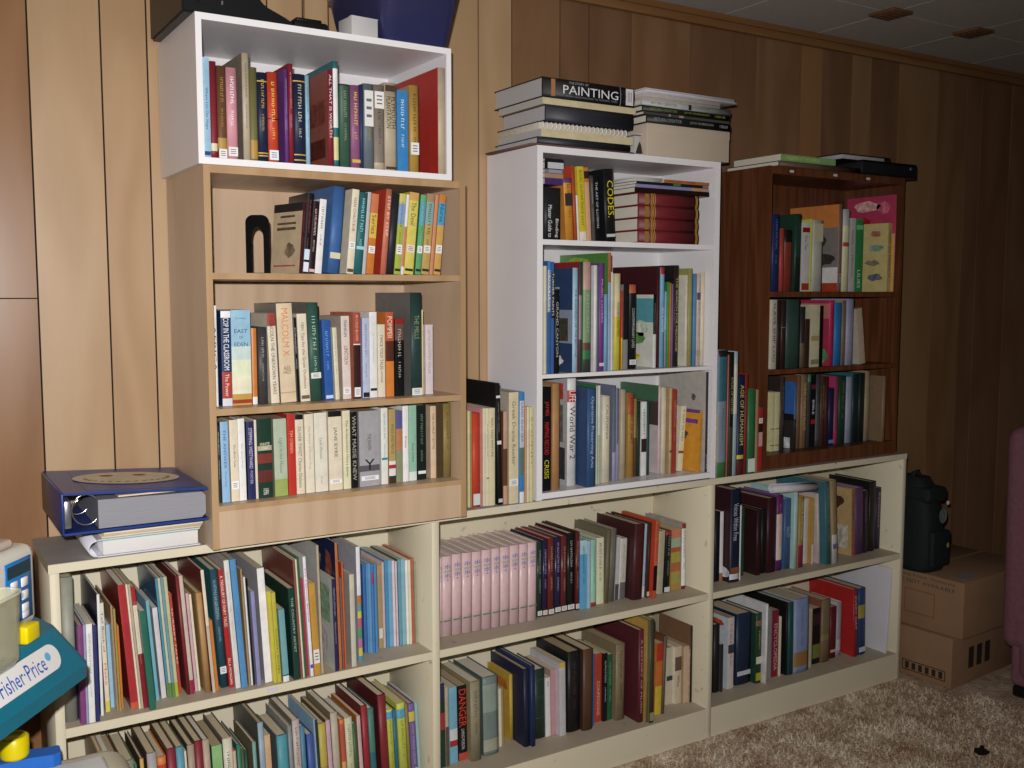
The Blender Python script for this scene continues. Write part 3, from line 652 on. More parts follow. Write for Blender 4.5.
row("white bookcase's bottom shelf", .7728, -.2443, 1.061, 1.384, 1.9525, [(545, 492), (571, 487.6), (609, 483.4), (624, 479.4), (671, 474), (700, 472.3)], '''
@535 370 5.91
40 92 105 bk p x=JAMES,.72,.86,.5,c03028 x=MAPPING_RECORD,.35,.66,.5,c42828 x=CRISIS,.12,.3,.5,d8d020 s=e0dcd0 d=.14 |with red and yellow lettering
100 143 85 tn h k=0,1,b98048 nt s=a87440 |with rounded copper spine
187 240 55 wh h s=b0b0b0 k=.78,.89,d02020 x=LIFE,.785,.885,.7,f4f4f4 x=World_War_2,.25,.74,.6,3a3a3a f=.05,.9,.05,.35,3a3a3a f=.1,.8,.4,.75,6a6a6a f=.1,.9,.8,.95,b84030 B=690 d=.24 |with red logo block
305 355 122 bl h s=1f4074 k=0,1,2c568e x=Operative_Preserving_Arts,.2,.92,.4,b8c8e0 B=705 d=.2 |with pale script title
357 367 95 gn c k=0,1,c8d0b4 nt
369 382 95 wh c s=2c8a34 k=0,.5,b8c4a0 nt |with green cover
395 440 160 cr h x=CALIFORNIA,.5,.9,.3,6a6a4a B=670 s=d8d4c4 |with plain olive title
455 474 95 sl h s=6a708c k=0,.3,a8a4c0 nt B=660
475 490 110 lv h k=.4,1,5a6080 nt B=660
502 532 120 bg h nt B=652
545 580 130 oc h k=.75,1,b84a24 x=HISTORY_OF_ART,.4,.95,.4,5a2c14 B=625 |with red-orange top
@620 370 6.4
82 104 165 bn h k=.5,1,9a7a3a nt B=665
106 126 180 dk h nt B=662
134 166 182 wh p k=.32,.5,3a2420 tt=3a3a3a B=655 |with dark band
168 184 190 te h k=0,1,284a44 nt B=655
240 258 100 pp h s=3f6f4c p=0,.55,c8b8b8 p=.55,.82,4a3a36 f=.3,.8,.03,.15,7a90b0 B=662 d=.2 |with green marbled cover
264 291 115 cr h k=0,1,d8cfa8 nt B=665
293 326 118 tn h k=0,1,d4b078 lb=.25,.27,5a4a30 B=668
328 356 125 re p k=0,1,b03a28 B=665 tt=e0b0a0
~4
366 398 216 cr p k=0,1,e8e0b4 k=.27,.31,b83a30 B=632 x=A_DAY_IN_MAY,.45,.95,.35,7a7050 |with red mark
490 512 262 or p s=dc8e14 k=0,1,dc9018 f=.05,.95,.78,.85,6a3a8a f=.3,.7,.5,.67,4a4a4c p=.95,1,pu d=.13 Y=4 L=3 B=655 |with orange cover facing out
~0
524 552 15 dg h s=b4afa4 k=0,1,24272e x=ATLAS,.03,.18,.4,c8c8cc f=.2,.3,.7,.78,5a5a5c f=.6,.7,.7,.78,5a5a5c d=.2 B=655 |with map cover
''', auto=True, smax=.06)

row("low bookcase's top, right of tan bookcase", ZL, YL, 1.4, 1.1325, 1.3645, [(467, 508.7), (532, 503)], '''
@460 370 5.3
~0
43 52 222 py p nt
54 62 222 tn p nt
64 104 235 ro h lb=.02,.14,d8dcda nt |with pale sticker
107 119 208 pk p k=0,1,c87a64 nt
121 136 208 iv p nt
137 152 208 cr p lb=.28,.29,5a4a2a x=THE_STORY_OF,.5,.85,.3,5a4a2a |with thin title
154 184 208 py p k=0,1,dcd0a0 x=MAN_AND_NATURE,.5,.9,.35,6a5a30 |with rule near foot
~-1.5
196 224 75 bk h k=0,1,111114 s=0f0f12 lb=.88,.9,e0e0e0 lb=.5,.53,e0e0e0 lb=.02,.05,c8c8c8 x=LABORATORY_NOTES,.6,.85,.25,8a8a8a d=.235 |shaped as tall binder
~0
229 250 225 bn p k=.6,1,c89a80 k=.0,.2,d89a78 nt |with faded photograph
258 308 125 cr p s=b8ac94 k=0,1,dccca0 lb=.16,.22,f0eee8 x=Greek_Drama_Reader,.35,.92,.35,6a6040 |with white label
315 338 120 bb p k=.25,.5,5a7a6a k=.5,.92,c4ccd8 k=0,.1,e8e8ea x=LAND_AND_SEA,.55,.9,.5,5a5a9a |with landscape foot
342 352 200 sa p k=0,1,c8a070 nt
354 366 200 cr p nt
369 386 202 py p x=SOUND,.4,.9,.4,8a7a40 |with faint title
''', auto=True, smax=.03)

row("low bookcase's top, left of brown bookcase", ZL, YL, 1.4, 1.9715, 2.1750, [(719, 479), (757, 471.7)], '''
@712 345 5.486
18 74 42 mc h k=.95,1,1a1a1c k=.0,.12,3a7a3c k=.12,.6,7a8a9c k=.6,.95,2f6a7c s=8a8a9c f=0,1,.1,.5,b89a5a |with busy pattern
76 83 60 sa h nt
85 110 45 bk h x=ATLAS_OF_HISTORY,.5,.8,.45,b8a468 k=0,.4,3a382e |with gold title
112 131 40 ab h k=.5,.9,d0cab0 k=0,1,9cb4b8 nt
133 171 168 nv h k=.16,.2,d8c020 k=0,.14,6a1c24 x=AGE_OF_HUMANISM,.3,.9,.5,d8c860 |with yellow lettering
173 188 160 re h k=0,1,8a2024 nt
190 231 248 gn h k=0,1,22703a lb=.02,.18,d8e4d8 nt |with white sticker
233 247 245 tn p nt
250 272 345 re p k=.6,.75,2a1a18 lb=.76,.84,e0dcd8 lb=.4,.62,c8a09a nt s=9a4030 |with white script
''', auto=True, smax=.03)

# dark brown bookcase
row("brown bookcase's top shelf", 1.2803, -.2271, 1.6185, 2.1898, 2.7695, [(771, 289.5), (893, 290)], '''
@768 185 6.98
20 68 190 nv h k=0,1,142a62 tt=6a7ab0
75 104 290 re h k=0,1,b83a30 nt s=7a2a20 S=.01
106 160 300 cs h k=0,1,8a2c20 k=.8,1,16120f S=.02 nt |with black top
165 222 188 dk h k=.0,.45,14201a tt=2f5a3c S=.01 |with no visible title
226 284 250 lg p k=0,1,c8c4be lb=.86,.93,8a2018 x=Three_Tales,.6,.82,.3,4a4a50 lb=.02,.12,9a3a24 |with two red marks
286 300 225 yg p k=0,1,c8c84a nt
302 372 232 lg h k=0,1,b0b0a4 nt lb=.7,.95,bdb89a s=c8c8b0 |wrapped in glossy plastic
480 507 122 tn h k=0,1,7a5a48 s=d8782a p=.28,.74,7c7670 p=.1,.28,dcd8d2 p=0,.1,b83418 f=.05,.5,.3,.45,3a3634 f=.2,.55,.5,.7,3c3836 x=142,.1,.2,.5,c8c0b0 d=.195 |with orange photographic cover
512 556 158 lg h k=0,.8,d6d29c k=.55,.6,b84030 nt |with yellow side
558 600 220 lg p k=0,1,b8b6b4 x=Guide_to_Minerals,.2,.85,.3,5a5a5c |with grey lettering
602 652 228 gn p k=0,1,268a3c x=LILIES,.05,.3,.4,d0e0d0 lb=.86,.92,7ac08a |with white lettering
826 857 255 py p s=c8b46c k=0,1,c0a85c x=HOW_TO_DRAW_IT,.2,.9,.5,2a2416 f=.15,.5,.8,.9,a06a50 f=.1,.5,.58,.7,7a9a90 f=.15,.6,.38,.47,7a745e f=.1,.55,.15,.27,6a6c74 Y=7 d=.135 |with four sketches
859 873 55 hp h k=.4,1,b83a64 k=0,.4,a04a6a s=c83058 p=.0,.6,d8a040 f=.3,.9,.84,.97,d8a8a0 f=.1,.4,.8,.95,cc6a80 f=.5,.8,.65,.8,b02028 S=.0 nt d=.19 |with floral cover behind
''', auto=False, setb=.008)

row("brown bookcase's middle shelf", 1.0508, -.2271, 1.263, 2.1898, 2.7695, [(770, 367), (819, 364.5), (865, 361)], '''
@765 290 7.585
45 80 58 cr p k=0,1,b8b4a0 x=SLAVE_SHIP_LOG,.1,.95,.5,3a3a36 |with dark lettering
82 112 60 bn h k=0,1,2c1a14 nt
114 150 60 mr h k=0,1,301c18 nt bd=7a7468,.6
151 257 58 dk h k=0,1,2c4a42 nt s=2c4a42 |with glossy spine
262 296 112 dg h k=.4,1,2a2624 k=0,.4,6a5a40 nt
300 332 205 bn p k=0,1,3a2418 nt
338 406 98 iv p s=b8b48c k=0,1,c8c298 lb=.42,.5,a8946a lb=.04,.12,8a846a nt |with small figure
408 433 105 bk p nt
478 514 62 hp h s=b82848 k=0,1,c41c50 p=.72,.95,c86a60 f=0,.4,.02,.3,5a9a68 S=.02 d=.15 |with pink cover
521 572 80 bb h k=0,1,1f74c0 nt |with plain spine
576 603 60 tn h k=0,1,7a6448 nt
609 662 50 lv h k=0,1,9c9cb8 tt=6a6a88 |under a bookmark ribbon
~-8
716 762 120 bg p k=0,1,b8a484 s=b4aa9a f=.1,.5,.4,.6,6a3038 nt |leaning on its neighbour
''', auto=False, setb=.02)

row("brown bookcase's bottom shelf", .7968, -.2271, 1.035, 2.1898, 2.7695, [(774, 449.7), (800, 447), (847, 439), (884, 437.8)], '''
@765 360 7.585
38 68 235 py p k=0,1,d0c890 nt bd=5a5234,.1,.38
72 104 235 iv p k=0,1,d0c890 nt bd=5a5234,.1,.38 |with two dark rules
106 140 120 tp h k=0,1,3c3430 tt=7a6a4a s=2c2420
214 231 160 bl h k=0,.45,2a2a2a s=2a62b8 p=.0,.42,2c2826 p=.42,.52,141414 f=.1,.9,.0,.16,c8ccd0 d=.14 |with half black cover
234 262 110 bn h k=0,1,7a5634 nt
264 308 110 tn h k=0,1,8a6a44 x=THREE_FAMOUS_PLAYS,.25,.9,.4,d0b078 |with gilt title
312 338 100 dg h k=.9,1,3a8a6a nt
340 374 100 bk p x=BIBLE,.45,.65,.4,e8e8e8 lb=.32,.38,a02a2a lb=.8,.86,6a2a2c |with white title
378 411 100 dg h nt k=.1,.6,4a4a4c
413 446 110 bn h k=0,1,4a2e20 tt=a87a50
447 472 110 mr h nt
475 515 195 nv h k=0,1,1a1a4c nt lb=.03,.09,6a8ac0
517 546 105 hp h k=.2,1,8a3a54 nt
550 602 100 dk h k=0,1,1c3c24 tt=6a8a4a |with dotted pattern
605 650 105 pe h k=0,1,9aa0b8 nt
654 700 82 te h k=0,1,14282c nt
702 745 80 dg h k=0,1,10201f nt
748 782 70 tn h k=0,1,9a8668 nt
880 905 98 tn h s=7a6244 k=0,1,8a6c4c nt S=.008 d=.13 |standing apart at end
''', auto=True, smax=.05)
# low bookcase, left bay
row("low bookcase's upper left bay", .4263, YL, .7370, .2630, 1.0660, None, '''
@50 560 4.518
~0
75 130 75 gg h k=0,1,8a8c7a nt B=722 d=.2 |with mottled worn spine
145 168 300 pu c k=0,1,8a3a7a nt B=742
170 180 298 lv c nt B=742
182 210 295 wh c B=738 tt=8a8aa0 |with faint title
212 230 290 nv c k=0,1,2a3070 nt B=722
234 246 150 wh c s=23264c nt B=695 d=.2
~-1.5
256 276 188 cr c k=.7,1,dcd4c0 k=0,.1,d8c84a x=Tall_Book_of,.55,.92,.5,4a4a3a x=Make,.25,.45,.5,c84030 B=680 |with lettered spine
278 295 285 lb c nt B=660
297 312 200 tn c nt B=675
314 326 215 oc c k=0,1,a8923c B=678 nt
327 336 290 or c nt B=665
~-4
370 402 105 re c s=8c2420 k=0,1,b8262a k=0,.05,d8502a nt B=668 d=.21 |with red cover
404 414 100 cr c nt B=667
416 426 100 bg c nt B=666
428 446 112 cs c k=.45,.85,e0d0b8 k=.85,1,b02028 B=665 |with pale middle band
456 484 240 gn c k=0,1,1f6a54 nt B=690 s=3a6a5a |sticking out past shelf edge
@130 540 4.515
122 136 265 lb c k=0,1,68b0c4 nt B=722
146 168 300 wh c k=0,1,d4ccd0 s=b8b8b8 nt B=712
172 182 165 te c s=1f5480 k=.12,1,3c94a8 k=0,.12,5a8a3c nt B=708 d=.21 |with blue cover
184 194 165 cr c k=.12,1,c8c4a8 k=0,.12,5a8a3c nt B=707
196 208 160 sl c k=.12,1,6a9a9c k=0,.12,5a8a3c nt B=706
210 224 160 iv c k=.12,1,c0bc90 k=0,.12,b0b030 nt B=705
225 236 235 ro c k=0,1,c83c2c x=NURSERY_TALES,.3,.85,.5,e8d0b8 B=690 |with dotted lettering
262 276 155 cs h s=6a2420 k=0,1,8a1c24 nt B=697 d=.22
278 294 155 pp c k=.12,1,cdb8a4 k=0,.12,a81c3c nt B=695
298 310 235 pk c k=0,1,d0a8b0 nt B=682
312 322 240 cr c nt B=680
344 370 235 oc h s=a07a3c k=0,1,b8864a nt B=688 |with wood-brown cloth
374 390 130 cr c s=7a2a24 k=.0,.55,c8b8a0 nt B=690 d=.21 |with rusty cover
391 404 360 or c nt B=680
414 446 130 te h k=0,1,1c4a5c lb=.12,.18,e0e4e6 tt=8ab0b8 B=668 d=.22 |with white dot sticker
452 473 130 re c s=b02a24 k=.5,1,b8281c x=A_TREASURY_OF_FAIRY_TALES,.52,.95,.6,f0dcd0 x=ELLA_MORGAN,.03,.25,.5,f0dcd0 B=668 d=.22 |with white lettering
478 503 88 wh c s=a8aab0 k=0,1,dcdad2 B=672 d=.22 tt=9a9a90
508 534 84 bb c s=3c80c0 k=0,1,4a90cc nt B=670 d=.22 |with bright blue board
~-3
540 548 130 tn c nt B=660
551 558 165 wh c nt B=657
560 567 170 bk c nt B=657
@240 535 4.655
84 102 262 lv c k=0,1,8c8cc0 nt B=703
120 152 155 wh c s=aaa8a8 k=0,1,eceae8 nt B=690 d=.2 |with plain broad spine
160 176 262 ye c nt B=692 k=0,1,ccc024
178 196 268 lm c k=.0,1,c0b830 x=COUNTRY_RHYMES,.1,.6,.5,4a4a18 B=690 |with dark lettering
205 232 350 te c k=.1,1,68a8b0 k=0,.08,e8eaea s=8a9c8c B=690 nt |with white foot
256 284 270 dk c k=0,1,143c34 x=THE_COUNTRY_ARTIST,.3,.9,.35,a8c4a8 B=698 d=.18 |with lettering in pale green
286 296 118 mr c s=7c3c30 k=0,1,8a5040 nt B=670 d=.22
297 304 112 cr c nt B=668
305 314 102 gn c k=0,1,1f6a34 s=1c5a30 nt B=668 d=.22
315 326 200 hp c k=0,1,b0284a nt B=660
328 346 118 wh c k=0,1,e8e6ee x=MY_MAGIC_BOOK,.45,.9,.5,c84a3c lb=.07,.1,3a5ac0 B=680 |with red lettering
350 380 248 oc c k=0,1,c8902c lb=.13,.28,e8e4dc nt B=680 |with white sticker
~-1.5
382 392 50 bg c s=b4b2ac nt B=650 d=.2
446 464 235 nv c s=c4c8bc k=0,1,2c2450 f=.1,.8,.5,.9,8aa488 f=.2,.6,.1,.45,c8c0c0 B=665 d=.16 |with flowered cover
466 478 38 or c s=1c2450 k=.0,1,c86a34 f=.1,.3,.6,.95,8a4a3a f=.4,.6,.7,.9,a89a5a f=.7,.9,.6,.95,4a6a8a B=630 d=.22 |with dark floral cover
480 490 205 bn c k=0,1,7a5a50 nt B=630
491 500 132 ro c k=0,1,d0602c nt B=630
@335 535 5.3
~-1
92 117 215 cr c k=0,1,c8c4ac nt B=705 s=a8a498
130 150 68 wh c s=a8a8b4 k=.58,1,e4e4ee k=.5,.58,c87a34 k=.44,.5,58a0a0 k=.38,.44,d0c83c k=.3,.38,c45a80 k=.2,.3,4a9a64 k=.12,.2,c86a9c k=.05,.12,d0c83c k=0,.05,3a9cc0 nt B=678 d=.2 |with rainbow of colour tabs
160 174 160 bl c k=0,1,3c6eb4 nt B=632
176 188 160 bb c k=0,1,4a90cc nt B=632
190 202 160 lb c k=0,1,5a9ed0 nt B=632
204 216 160 bb c k=0,1,4284c8 k=.78,.9,b83a6a nt B=632 |with pink patch
217 232 160 bl c k=0,1,4a8cc8 nt B=632
236 258 165 tn c k=0,1,a8905c lb=.12,.24,d8d4c4 nt B=608 s=9a9a8c
260 272 150 pp c k=0,1,c8b0b8 nt B=606
276 292 140 bb c s=4a86b8 k=0,1,3c90c8 nt B=602 d=.19
294 312 140 lb c k=0,1,6aa8d0 nt B=600
316 328 142 wh c k=0,1,ddd0dc nt B=598
330 340 145 pp c s=b83028 k=0,1,d4c4cc nt B=597 d=.2 |with red board
344 360 135 te c k=0,1,5a9ab4 nt B=593
362 380 135 lb c k=0,1,7ab4c4 nt B=590
384 396 140 wh c nt B=587
398 411 138 iv c nt B=586
413 428 128 sa c s=c03a2c k=.0,1,b05a44 nt B=582 d=.2 |with red board behind
430 440 150 sg c nt B=580
''', auto=True, smax=.11)

row("low bookcase's lower left bay", .0876, YL, .4060, .2630, 1.0660, None, '''
@60 700 7.877
~-2.5
300 340 385 tn h nt S=.06
345 400 400 bg h nt S=.06
420 490 478 bn h nt S=.05
500 590 468 gg h tt=6a6a5c s=6a5a4a |with faded spine
597 615 490 gn h nt
636 666 450 oc h k=0,1,d0a040 nt s=5a4030
690 765 410 gy h k=0,1,a49c9c nt s=5a4634
772 842 440 or h k=.84,.92,c83a28 k=.76,.84,e4dcd0 k=0,.76,c85a34 nt |with red and white bands
846 915 378 cs h k=0,1,8c1c30 nt s=5a2a20 |with deep red cloth
918 980 365 te h k=0,1,4a96ac nt s=6a6a3a |with patterned cloth
986 1002 395 iv c nt
@180 690 7.877
62 117 430 tn h k=0,1,a48c74 nt s=4a3c34
118 180 400 cs h k=0,1,8a1a26 nt s=5a4028
182 236 392 bg h k=0,1,b09c80 nt s=5a5048
256 335 440 gn p k=0,1,84bc74 nt |with pale green paper
340 415 385 cr h k=.0,1,cfc8b0 lb=.45,.5,5a5a54 s=6a5a5a |with small printed figure
417 448 480 or h k=.5,1,c8a880 nt
452 484 430 te h k=0,1,1f7a5a nt |with emerald spine
488 512 460 ol h k=0,1,3c4a20 nt
514 540 470 dk h nt
575 604 412 sg h k=0,1,6aa094 nt s=7a7050
615 660 262 lb h s=585850 k=0,1,8aa4b4 nt d=.2 |with dark grey side
665 715 360 tn p k=0,1,d8a878 nt
765 850 365 te h k=.5,1,3c94a4 k=0,.5,b8b098 s=5a6468 nt |with beige lower half
852 884 290 gy h k=0,1,7c8488 nt
886 944 245 pp h k=0,1,bcaaa0 tt=5a4a44 s=7a6a54 |with banded spine
950 985 295 bl h k=0,1,3c80a4 nt
@300 670 7.314
~-3
52 100 480 bl h k=0,1,3a54a8 nt s=24407c
102 112 365 lb c k=0,1,8aa0d0 nt
113 130 370 dk c nt
136 190 400 oc h k=.5,1,b8a430 k=0,.5,b08a40 nt s=4a4034 |with mustard cloth
192 222 376 pp c k=0,1,cca0b4 nt s=6a4a3c
224 276 322 bg h k=0,1,b4a890 nt s=7a6e50 |with ornament near foot
292 325 372 or h k=.5,.95,c84a3c k=0,.5,d0a050 nt
328 383 360 iv h k=0,1,c4c49c tt=7a7a54 s=8a7454
386 416 402 gn h k=0,1,2c5c2c nt
418 444 345 pp c s=c4641c k=0,1,c8aaa8 nt |with orange board
447 492 272 cs h k=0,1,a01c28 s=641c1c nt |in front of tall red book
496 540 292 te h k=.5,1,3c7a6c k=0,.3,4a6a70 nt
568 626 195 mr h k=0,1,861c24 s=5c1418 nt d=.22 |standing tallest with wine cloth
634 678 300 yg h k=.88,.97,4aa0cc tt=6a7a10 |with blue block
680 704 300 te h k=0,1,1f6a84 nt s=10181c
708 768 255 yg h k=.82,.93,4aa8d8 tt=6a7a10 d=.17 |with blue emblem near top
772 790 262 oc h k=0,1,8a7a34 nt
794 838 258 pu h k=.78,.9,d0bc3c k=0,.2,dcd4d8 k=.2,1,6c5490 x=HOW_THINGS_GROW,.25,.75,.35,a898c0 |with yellow block
842 862 250 lb c k=0,1,8ab4bc nt
''', auto=False, setb=.045, utop=True, dmax=.19)

# low bookcase, middle bay
_pink = '\n'.join('%s %s %s pp v x=*,.84,.9,.62,4a6ab0,H x=oo,.80,.825,.66,6a9a4a,H x=*,.73,.79,.6,4a6ab0,H x=8,.695,.715,.2,8a3a4a,H lb=.185,.2,6f7f66 d=.17 pg=2 |in the matching set, %s' % q for q in [
 (62, 74, 232, 'mostly hidden at the left'), (76, 131, 225, 'second from left'), (133, 190, 212, 'third from left'), (191, 249, 205, 'fourth from left'), (251, 306, 198, 'fifth from left'),
 (308, 364, 187, 'sixth from left'), (366, 415, 178, 'seventh from left'), (416, 471, 170, 'eighth from left'), (473, 527, 160, 'ninth from left'), (529, 577, 152, 'tenth from left'), (579, 630, 142, 'last at right')])
_e = row("low bookcase's upper middle bay", .4263, YL, .7370, 1.0870, 1.9465, [(443, 638), (537, 620.8), (577, 617)], '@430 520 5.907\n' + _pink + '''
633 662 138 dk v lb=.02,.08,e0ded6 tt=a8b0a0 B=582 d=.175 |in gilt dark set, leftmost
664 693 128 dp v k=0,1,281c48 lb=.02,.08,e0ded6 tt=a8a0c0 B=578 d=.175 |in gilt dark set, second
698 732 118 cs v k=0,1,6a2420 lb=.02,.08,e0ded6 tt=c89a6a B=572 d=.175 |in gilt dark set, third
736 771 110 dp v k=0,1,281c48 lb=.02,.08,e0ded6 tt=a8a0c0 B=560 d=.175 |in gilt dark set, fourth
774 808 104 cs v k=0,1,642424 lb=.02,.08,e0ded6 tt=c89a6a B=552 d=.175 |in gilt dark set, fifth
@560 505 6.678
47 94 198 bk v k=0,1,101a18 lb=.02,.08,e0ded6 tt=b0b0a0 B=716 d=.175 |in gilt dark set, sixth
97 128 190 mr v k=0,1,6c1c24 lb=.02,.08,e0ded6 tt=c89a6a B=712 d=.175 |in gilt dark set, last
131 180 248 bb p k=.0,.8,52a8d8 k=.8,1,a8d0dc tt=1c5a80 B=708 |with pale top
182 204 250 lb p nt B=700 k=0,1,a0bcd0
206 241 240 mi h k=.06,1,8fc8ae k=0,.06,b83038 tt=4a8a6c B=685 |with red foot
243 291 230 iv p k=0,1,dedcba k=.03,.5,dde0b0 tt=6a5a4a B=672 |with pale yellow tint
~2.5
296 322 178 ol h k=0,1,6a6044 nt B=665 s=6a624a d=.19
324 360 172 tp h k=0,1,6a6456 tt=8a8470 B=655 d=.19 |with ribbed cloth
366 390 225 lg p k=0,.25,4a4a50 nt B=642
392 432 236 wh p k=0,.28,6a6468 k=.28,1,c8c4b4 tt=8a7a60 B=640 |with photograph at foot
480 545 142 mr h k=0,1,4c1a1c s=3c1416 nt B=645 d=.18 |with heavy leather look
550 562 135 lb p s=c8c0a4 k=0,.15,e0dedc nt B=622
563 590 130 bn h s=45201c k=0,1,3c1a18 nt B=628 lb=.02,.08,cfc8c0 d=.21 |with white label
597 640 118 ro p k=.42,1,d0603c k=0,.42,1a1214 k=0,.1,c85034 x=RED_GOLD,.48,.95,.5,a83020 B=636 |with black lower half
652 684 185 iv p k=0,1,b0aa84 nt B=602
690 728 185 bk h k=.94,1,a81c2c lb=.01,.09,d8dcdc B=592 tt=8a8a88 |with red top
~0
740 802 170 oc p k=.85,1,d0784c k=.7,.85,98b090 k=.62,.7,b85024 k=.45,.62,a8a02c k=.3,.45,b8602c k=.1,.3,a8983c nt B=576 |with striped sunset spine
806 836 128 wh h k=.92,1,9a1c1c k=0,.05,8a2030 tt=8a3a4a s=98948a B=566 d=.18 |with red top band
''', auto=True, smax=.10)

row("low bookcase's lower middle bay", .0876, YL, .4060, 1.0870, 1.9465, None, '''
@430 640 6.0
~-1
74 102 270 dk p k=.45,.65,b02a34 k=.8,1,2a2a5c nt B=775
106 124 290 bg p k=0,.5,5a4a38 nt B=768
130 176 295 lb p k=.22,.3,a82834 k=.3,.45,d0d0cc k=0,1,6ab0cc nt B=752 |with red band
182 234 285 bk p k=0,.1,c84030 x=DANGER,.45,.95,.8,d03c2c x=LIVING_POISON,.15,.42,.35,c8c8c8 B=735 |with red lettering
242 318 265 kh h k=0,1,8f8468 tt=5c5440 B=742 d=.17
332 422 235 sl h s=46605e k=.0,1,6c8078 k=.05,.2,a0a088 k=.55,.9,8a9a8c nt B=705 d=.18 |with flowered spine
428 444 300 iv p nt B=648
446 456 290 tn p nt B=642
492 512 215 ye h s=c89c24 k=0,1,c8a02c nt B=610 d=.15 f=.1,.9,.75,.9,b8702c |with gold cover
528 590 195 nv h k=0,1,131c38 s=161f40 nt B=664 d=.19
593 636 168 db h k=0,1,18265a nt tt=30407a B=655 d=.19
642 704 188 dk h k=0,1,1c3428 bd=2f5040,.3,.6,.85 nt B=602 |with long ribbon
708 738 235 wh p k=0,1,e0dcdc x=TOX,.85,.93,.4,3a3a3a,H B=588 tt=6a6a70 |with black title
741 770 187 pk p k=0,1,c48c90 nt B=578 s=a88478
776 830 150 lg p k=0,1,c0bcc0 k=.93,1,c8b034 nt B=590 s=c0bcc4 |with yellow top
@560 610 5.486
~0
54 122 240 bk h k=0,1,1a1616 s=16161a tt=4a4036 B=678 d=.17
126 193 230 bn h k=0,1,5c3a24 s=3c2418 nt B=672 d=.17 |with plain leathery spine
195 202 245 bl c nt B=640
204 242 248 ro p k=0,1,bc3a24 x=CONFESSIONS,.1,.6,.4,e4b4a0 B=622 |with white title
245 274 246 bk p tt=c0c8d0 B=618
276 302 250 gn p k=0,1,1f5a34 tt=8ab090 B=608
308 370 200 kh h k=0,1,867452 s=7c6c48 tt=4c4028 B=614 d=.17
444 472 115 mr h s=521620 k=0,1,6a1c28 x=A_HISTORY_OF_MUSIC,.1,.9,.3,d0a8a8 B=620 d=.22 |with big wine cover
476 494 65 go h k=0,1,8a7444 nt B=622
496 530 62 ol h k=0,1,3c3a26 nt lb=.02,.1,9a906c B=624 |with dark mossy spine
~2
535 570 192 or p k=.75,1,c8301c k=.4,.75,d86c20 k=0,.4,d8b820 nt B=580 |shading red to yellow
572 588 150 bn h k=0,1,6a5c48 nt B=572
~0
598 634 212 iv p k=0,1,c8bca0 lb=.42,.5,3a3a38 nt B=522
640 682 208 cr p k=0,1,d0bc9c k=.58,.82,6a4c3c x=Wise,.3,.5,.4,3a322c B=520 |with brown block
686 724 205 tn p k=0,1,c8a888 nt B=515
730 742 90 bk h s=7c5638 nt B=505 d=.14 f=.0,1,.0,.7,c8a888 |with thin frame edge
''', auto=True, smax=.14)

# low bookcase, right bay
row("low bookcase's upper right bay", .4263, YL, .7370, 1.9660, 2.7895, None, '''
@710 465 5.91
26 46 282 nv h k=0,1,16181f nt B=692
48 76 280 wh p k=0,.12,b06a4c nt B=692 s=141a2a |with reddish edge
116 174 150 nv h k=0,1,131c38 s=321018 x=Voices_Within_Free,.45,.85,.5,c0c8d8 k=.03,.09,d8d8dc f=0,.4,.03,.16,c8ccd8 lb=.1,.16,8a5434 B=697 d=.18 |with library label
176 184 240 wh p nt B=680
188 202 255 dk p k=0,1,1c4a34 nt B=655
276 302 268 mr h s=2a0e10 k=0,1,301012 nt B=652 d=.14
304 330 262 bk h nt B=640
334 392 200 mr h k=0,1,3c1018 s=3a1016 nt B=638 d=.2
396 432 180 pu h k=.14,.75,dcc4bc k=.75,1,6a1c64 k=0,.14,5a1c5c tt=c87a6a B=622 |with pale middle
442 482 200 bl h k=0,1,3a5a88 x=BALLET,.45,.6,.4,a8b8cc B=612 |with faint title
486 524 160 ab h k=0,1,a8ccc8 s=9cc8c4 nt B=612 d=.2
530 560 190 oc h k=.32,1,9a8030 k=0,.32,9c2040 x=ONCE_AND_NOW,.4,.95,.4,d8c8a0 B=602 |with crimson foot
@795 465 6.98
76 100 232 wh p nt B=682 k=0,1,cac2b8
104 128 230 oc p k=.3,1,b09c3c k=0,.3,d8cfc0 nt B=690
~-4
132 164 200 pp h k=0,1,c8b8b4 nt s=c0b0b0 B=690
234 270 112 te h k=0,1,2c6470 s=2f6a78 f=.1,.25,.72,.82,8a2c44 f=.1,.9,.25,.3,3f7a88 B=686 d=.2 |with red ornament
272 318 102 tn h k=.35,1,96794c k=0,.35,c8c4c0 lb=.18,.24,6a6a74 B=682 |with white foot
~-2
412 436 160 oc p s=b8965c k=0,1,a8642c f=.2,.7,.68,.9,4a3024 f=.1,.8,.1,.45,b8b0a0 B=625 d=.13 Y=6 |with flower on cover
438 494 155 pu h k=0,1,5c3a64 nt B=615
497 526 170 mr p k=0,1,2c1a30 tt=9a8a9c B=602
~0
530 574 108 bk h k=0,1,241f18 s=141414 nt B=590 d=.19
577 614 150 dp h k=0,1,2a2048 x=Renaissance,.35,.92,.4,a89868 B=572 |with gold lettering
''', auto=True, smax=.12)

